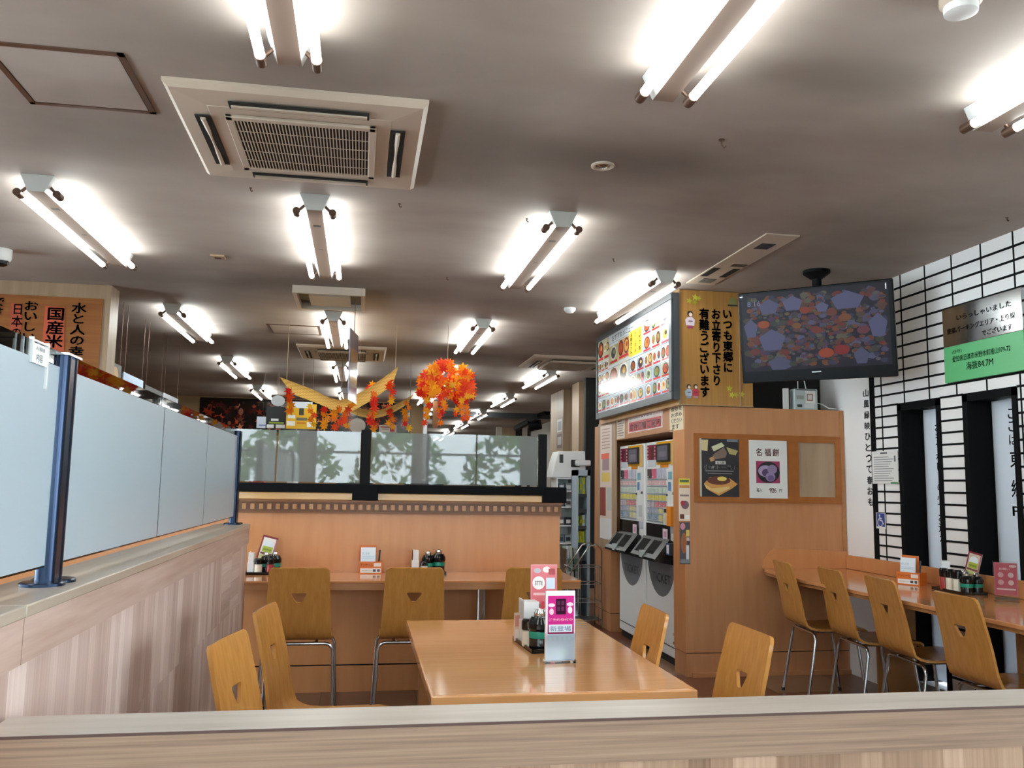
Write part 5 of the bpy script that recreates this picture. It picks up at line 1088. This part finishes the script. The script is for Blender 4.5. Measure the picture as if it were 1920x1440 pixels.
# snack rack
yr = 8.95; FR_ = Fr((0, yr, 0), (1, 0, 0)); (u0, v1), (u1, _) = FR_.uv(1081, 881), FR_.uv(1124, 881); u1 = min(u1, 2.40)
t = thing('snack_rack', ((u0 + u1) / 2, yr + .2, 0), 'pale blue snack rack of bags left of the ticket machine block', 'rack')
MB().box(u0, u0 + .022, yr, yr + .22, 0, v1).box(u1 - .03, u1, yr, yr + .22, 0, v1).box(u0, u1, yr + .20, yr + .22, 0, v1, 1).box(u0, u1, yr, yr + .22, v1 - .06, v1).build('frame', ['pale_blue_metal', 'dark_grey'], t)
shz = [FR_.uv(1095, y)[1] for y in (928, 957, 988, 1020, 1048)]
for z in shz: MB().box(u0 + .022, u1 - .03, yr + .04, yr + .20, z - .02, z).box(u0 + .022, u1 - .03, yr + .03, yr + .04, z - .025, z + .012).build('shelf', 'dark_grey', t)
bc = ['#c9c93a', '#d8d24a', '#9fb8a0', '#e3dc3c', '#b8c24a', '#7a8a3a', '#dfe0d8', '#e0d633']
nb = 0
for si, z in enumerate(shz[:4]):
    if si == 1: continue
    for k in range(3):
        w_ = (u1 - u0 - .06) / 3; cx_ = u0 + .027 + w_ * (k + .5); h = [.19, .10, .12, .13][si] * (1 if k else .92); nb += 1
        b = MB(); F = Fr((cx_, yr + .12, z), (1, 0, 0)); b.prism(F, [(-w_ * .45, 0), (w_ * .45, 0), (w_ * .38, h * .5), (w_ * .46, h), (-w_ * .46, h), (-w_ * .38, h * .5)], -.03, .03, 0, bc[nb % 8]); b.q(F, -w_ * .3, h * .3, w_ * .3, h * .6, .031, 0, bc[(nb * 3 + 1) % 8])
        tag(b.build('snack_bag', 'printed_gloss', smooth=None), '%s snack bag from the left on the %s shelf of the pale blue rack' % (ORD[k], {0: 'top', 2: 'third', 3: 'fourth'}[si]), 'snack bag', 'snack bags on the rack')
# white goods shelf at its left with small packs
yl = 9.3; FL_ = Fr((0, yl, 0), (1, 0, 0)); (u2, v2), (u3, _) = FL_.uv(1044, 896), FL_.uv(1079, 896)
t = thing('goods_shelf', ((u2 + u3) / 2, yl, 0), 'white narrow goods shelf between the counter end and the snack rack', 'shelf')
MB().box(u2, u2 + .012, yl, yl + .3, 0, v2).box(u3 - .012, u3, yl, yl + .3, 0, v2).box(u2, u3, yl + .29, yl + .3, 0, v2).build('frame', 'white_enamel', t)
gz = [FL_.uv(1055, y)[1] for y in (896, 920, 950, 985, 1018)]
for z in gz: MB().box(u2 + .012, u3 - .012, yl + .01, yl + .29, z - .012, z).build('shelf', 'white_enamel', t)
for si, z in enumerate(gz[1:]):
    for k in range(2):
        w_ = (u3 - u2 - .05) / 2; F = Fr((u2 + .025 + w_ * (k + .5), yl + .08, z), (1, 0, 0)); b = MB().fbox(F, -w_ * .42, 0, w_ * .42, .085, -.04, .03, 0, ['#4f5a63', '#8a8f96', '#3f4c55', '#b5b9bd', '#6b5f66', '#2f3438', '#77808a', '#99a3a8'][si * 2 + k]); b.q(F, -w_ * .3, .02, w_ * .3, .06, .0305, 0, ['#c9ccd0', '#5a4a50', '#e0e0e0', '#3a4148'][si])
        tag(b.build('boxed_goods', 'printed_gloss', smooth=None), '%s small pack on the %s level of the white goods shelf' % (['left', 'right'][k], ORD[si]), 'box', 'small packs on the white shelf')
# white terminal on top
F9 = Fr((0, 9.3, 0), (1, 0, 0)); P4 = [F9.uv(*p) for p in ((1034, 893), (1070, 893), (1099, 893), (1097, 846), (1047, 846), (1040, 868))]
zt_ = gz[0] + .001; P4 = [(u, max(v, zt_)) for u, v in P4]; P4[0] = (P4[0][0], zt_); P4[1] = (P4[1][0], zt_); P4[2] = (P4[2][0], zt_)
t = thing('checkout_terminal', (P4[0][0], 9.4, zt_), 'white checkout terminal on top of the goods shelf', 'terminal')
bevel(MB().prism(F9, P4, -.3, .0).build('housing', 'white_enamel', t), .01)
(a, d), (c, e) = F9.uv(1049, 852), F9.uv(1056, 868); MB().q(F9, a, e, c, d, .002).build('display', 'dark_grey', t)
(a, d), (c, e) = F9.uv(1070, 862), F9.uv(1096, 876); bevel(MB().fbox(F9, a, e, c - .06, d, 0, .03).build('slot', 'black_plastic', t), .006)
bevel(MB().fbox(F9, c - .12, e + .01, c + .04, d - .005, .03, .13).build('printer', 'white_plastic', t), .015)
# magazine stand and wire rack
FM_ = Fr((0, 8.6, 0), (1, 0, 0)); (u4, v4), (u5, v5) = FM_.uv(1062, 1030), FM_.uv(1086, 1090)
t = thing('leaflet_rack', ((u4 + u5) / 2, 8.6, 0), 'low leaflet rack with overlapping brochures beside the counter end', 'leaflet rack')
MB().box(u4, u4 + .012, 8.6, 8.85, 0, v4).box(u5 - .012, u5, 8.6, 8.85, 0, v4).box(u4, u5, 8.84, 8.85, 0, v4).box(u4, u5, 8.6, 8.84, .05, .06).build('frame', 'chrome', t)
rnd = random.Random(4)
for i in range(4):
    z = v4 - .13 - i * .13; b = MB(); F = Fr((0, 8.66 - i * .012, 0), (1, 0, 0), (0, .25, 1))
    for k in range(3):
        w_ = (u5 - u4 - .03) / 3; b.fbox(F, u4 + .015 + k * w_, z, u4 + .01 + (k + 1) * w_, z + .17, 0, .006, 0, rnd.choice(['#b8bcb8', '#8a9a86', '#c9cdd0', '#6f8a72', '#9a6a62', '#d8d9d4', '#5d6a70']))
    b.build('leaflets', 'printed_paper', t)
t = thing('wire_rack', (2.2, 8.35, 0), 'bare chrome wire rack on the floor in front of the snack rack', 'wire rack'); b = MB(); xs = [2.03, 2.12, 2.21, 2.30]
for yy in (8.25, 8.5):
    b.tube([(2.02, yy, 0), (2.02, yy, .52), (2.20, yy, .78), (2.28, yy, .80), (2.33, yy, .74), (2.335, yy, 0)], .007, 8)
for z in (.08, .25, .42, .58): b.tube([(2.02, 8.25, z), (2.335, 8.25, z)], .004, 6).tube([(2.02, 8.25, z), (2.02, 8.5, z)], .004, 6).tube([(2.335, 8.25, z), (2.335, 8.5, z)], .004, 6).tube([(2.02, 8.5, z), (2.335, 8.5, z)], .004, 6)
for x in xs: b.tube([(x, 8.25, .06), (x, 8.25, .6)], .003, 6)
b.build('wire_frame', 'chrome', t); MB().box(2.03, 2.325, 8.26, 8.49, .08, .086).build('base_tray', 'dark_grey', t)
# serving counter behind the glass
t = thing('counter', (-.6, 11.2, 0), 'grey serving counter behind the frosted centre screen', 'counter')
MB().box(-3.2, 1.3, 11.0, 11.5, 0, 1.02).build('body', 'frame_grey', t); MB().box(-3.25, 1.35, 10.95, 11.55, 1.02, 1.06).build('worktop', 'white_panel', t)
for i, (x, w_, h, c, lb) in enumerate(((-2.2, .35, .34, 'frame_grey', 'grey appliance at the left end of the serving counter'), (-1.35, .18, .30, 'jar_red', 'red box on the serving counter'), (-.9, .12, .38, 'white_enamel', 'white upright dispenser on the serving counter'), (-.3, .45, .30, 'dark_grey', 'dark appliance in the middle of the serving counter'), (.55, .5, .33, 'dark_grey', 'dark appliance at the right end of the serving counter'))):
    o = MB().box(x, x + w_, 11.1, 11.4, 1.06, 1.06 + h).build('appliance', c); bevel(o, .01); tag(o, lb, 'appliance')
# trees outside, behind the camera
for i, x in enumerate((-6.6, -4.1, -1.6, .9, 3.4, 5.9)):
    t = thing('garden_tree', (x, -7.5 - (i % 2) * .9, -.1), '%s leafy tree from the left outside the windows behind the camera' % ORD[i], 'tree', 'trees outside the windows'); yy = -7.5 - (i % 2) * .9; b = MB(); rnd = random.Random(i)
    for k in range(640):
        a, ph, r = rnd.uniform(0, 6.28), rnd.uniform(-1.2, 1.5), rnd.uniform(.75, 1.0); p = Vector((x + r * 1.15 * math.cos(a) * math.cos(ph), yy + r * 1.0 * math.sin(a) * math.cos(ph), 1.55 + r * 1.1 * math.sin(ph))); s = rnd.uniform(.08, .16); d = Vector((rnd.uniform(-1, 1), rnd.uniform(-1, 1), rnd.uniform(-1, 1))).normalized(); e_ = d.cross(Vector((.3, .5, .8))).normalized(); b.add([p - d * s, p + e_ * s * .6, p + d * s, p - e_ * s * .6], [(0, 1, 2, 3)])
    b.build('crown', 'foliage', t, smooth=None); MB().tube([(x, yy, -.1), (x, yy, 1.2)], .09, 10).build('trunk', 'bark', t)
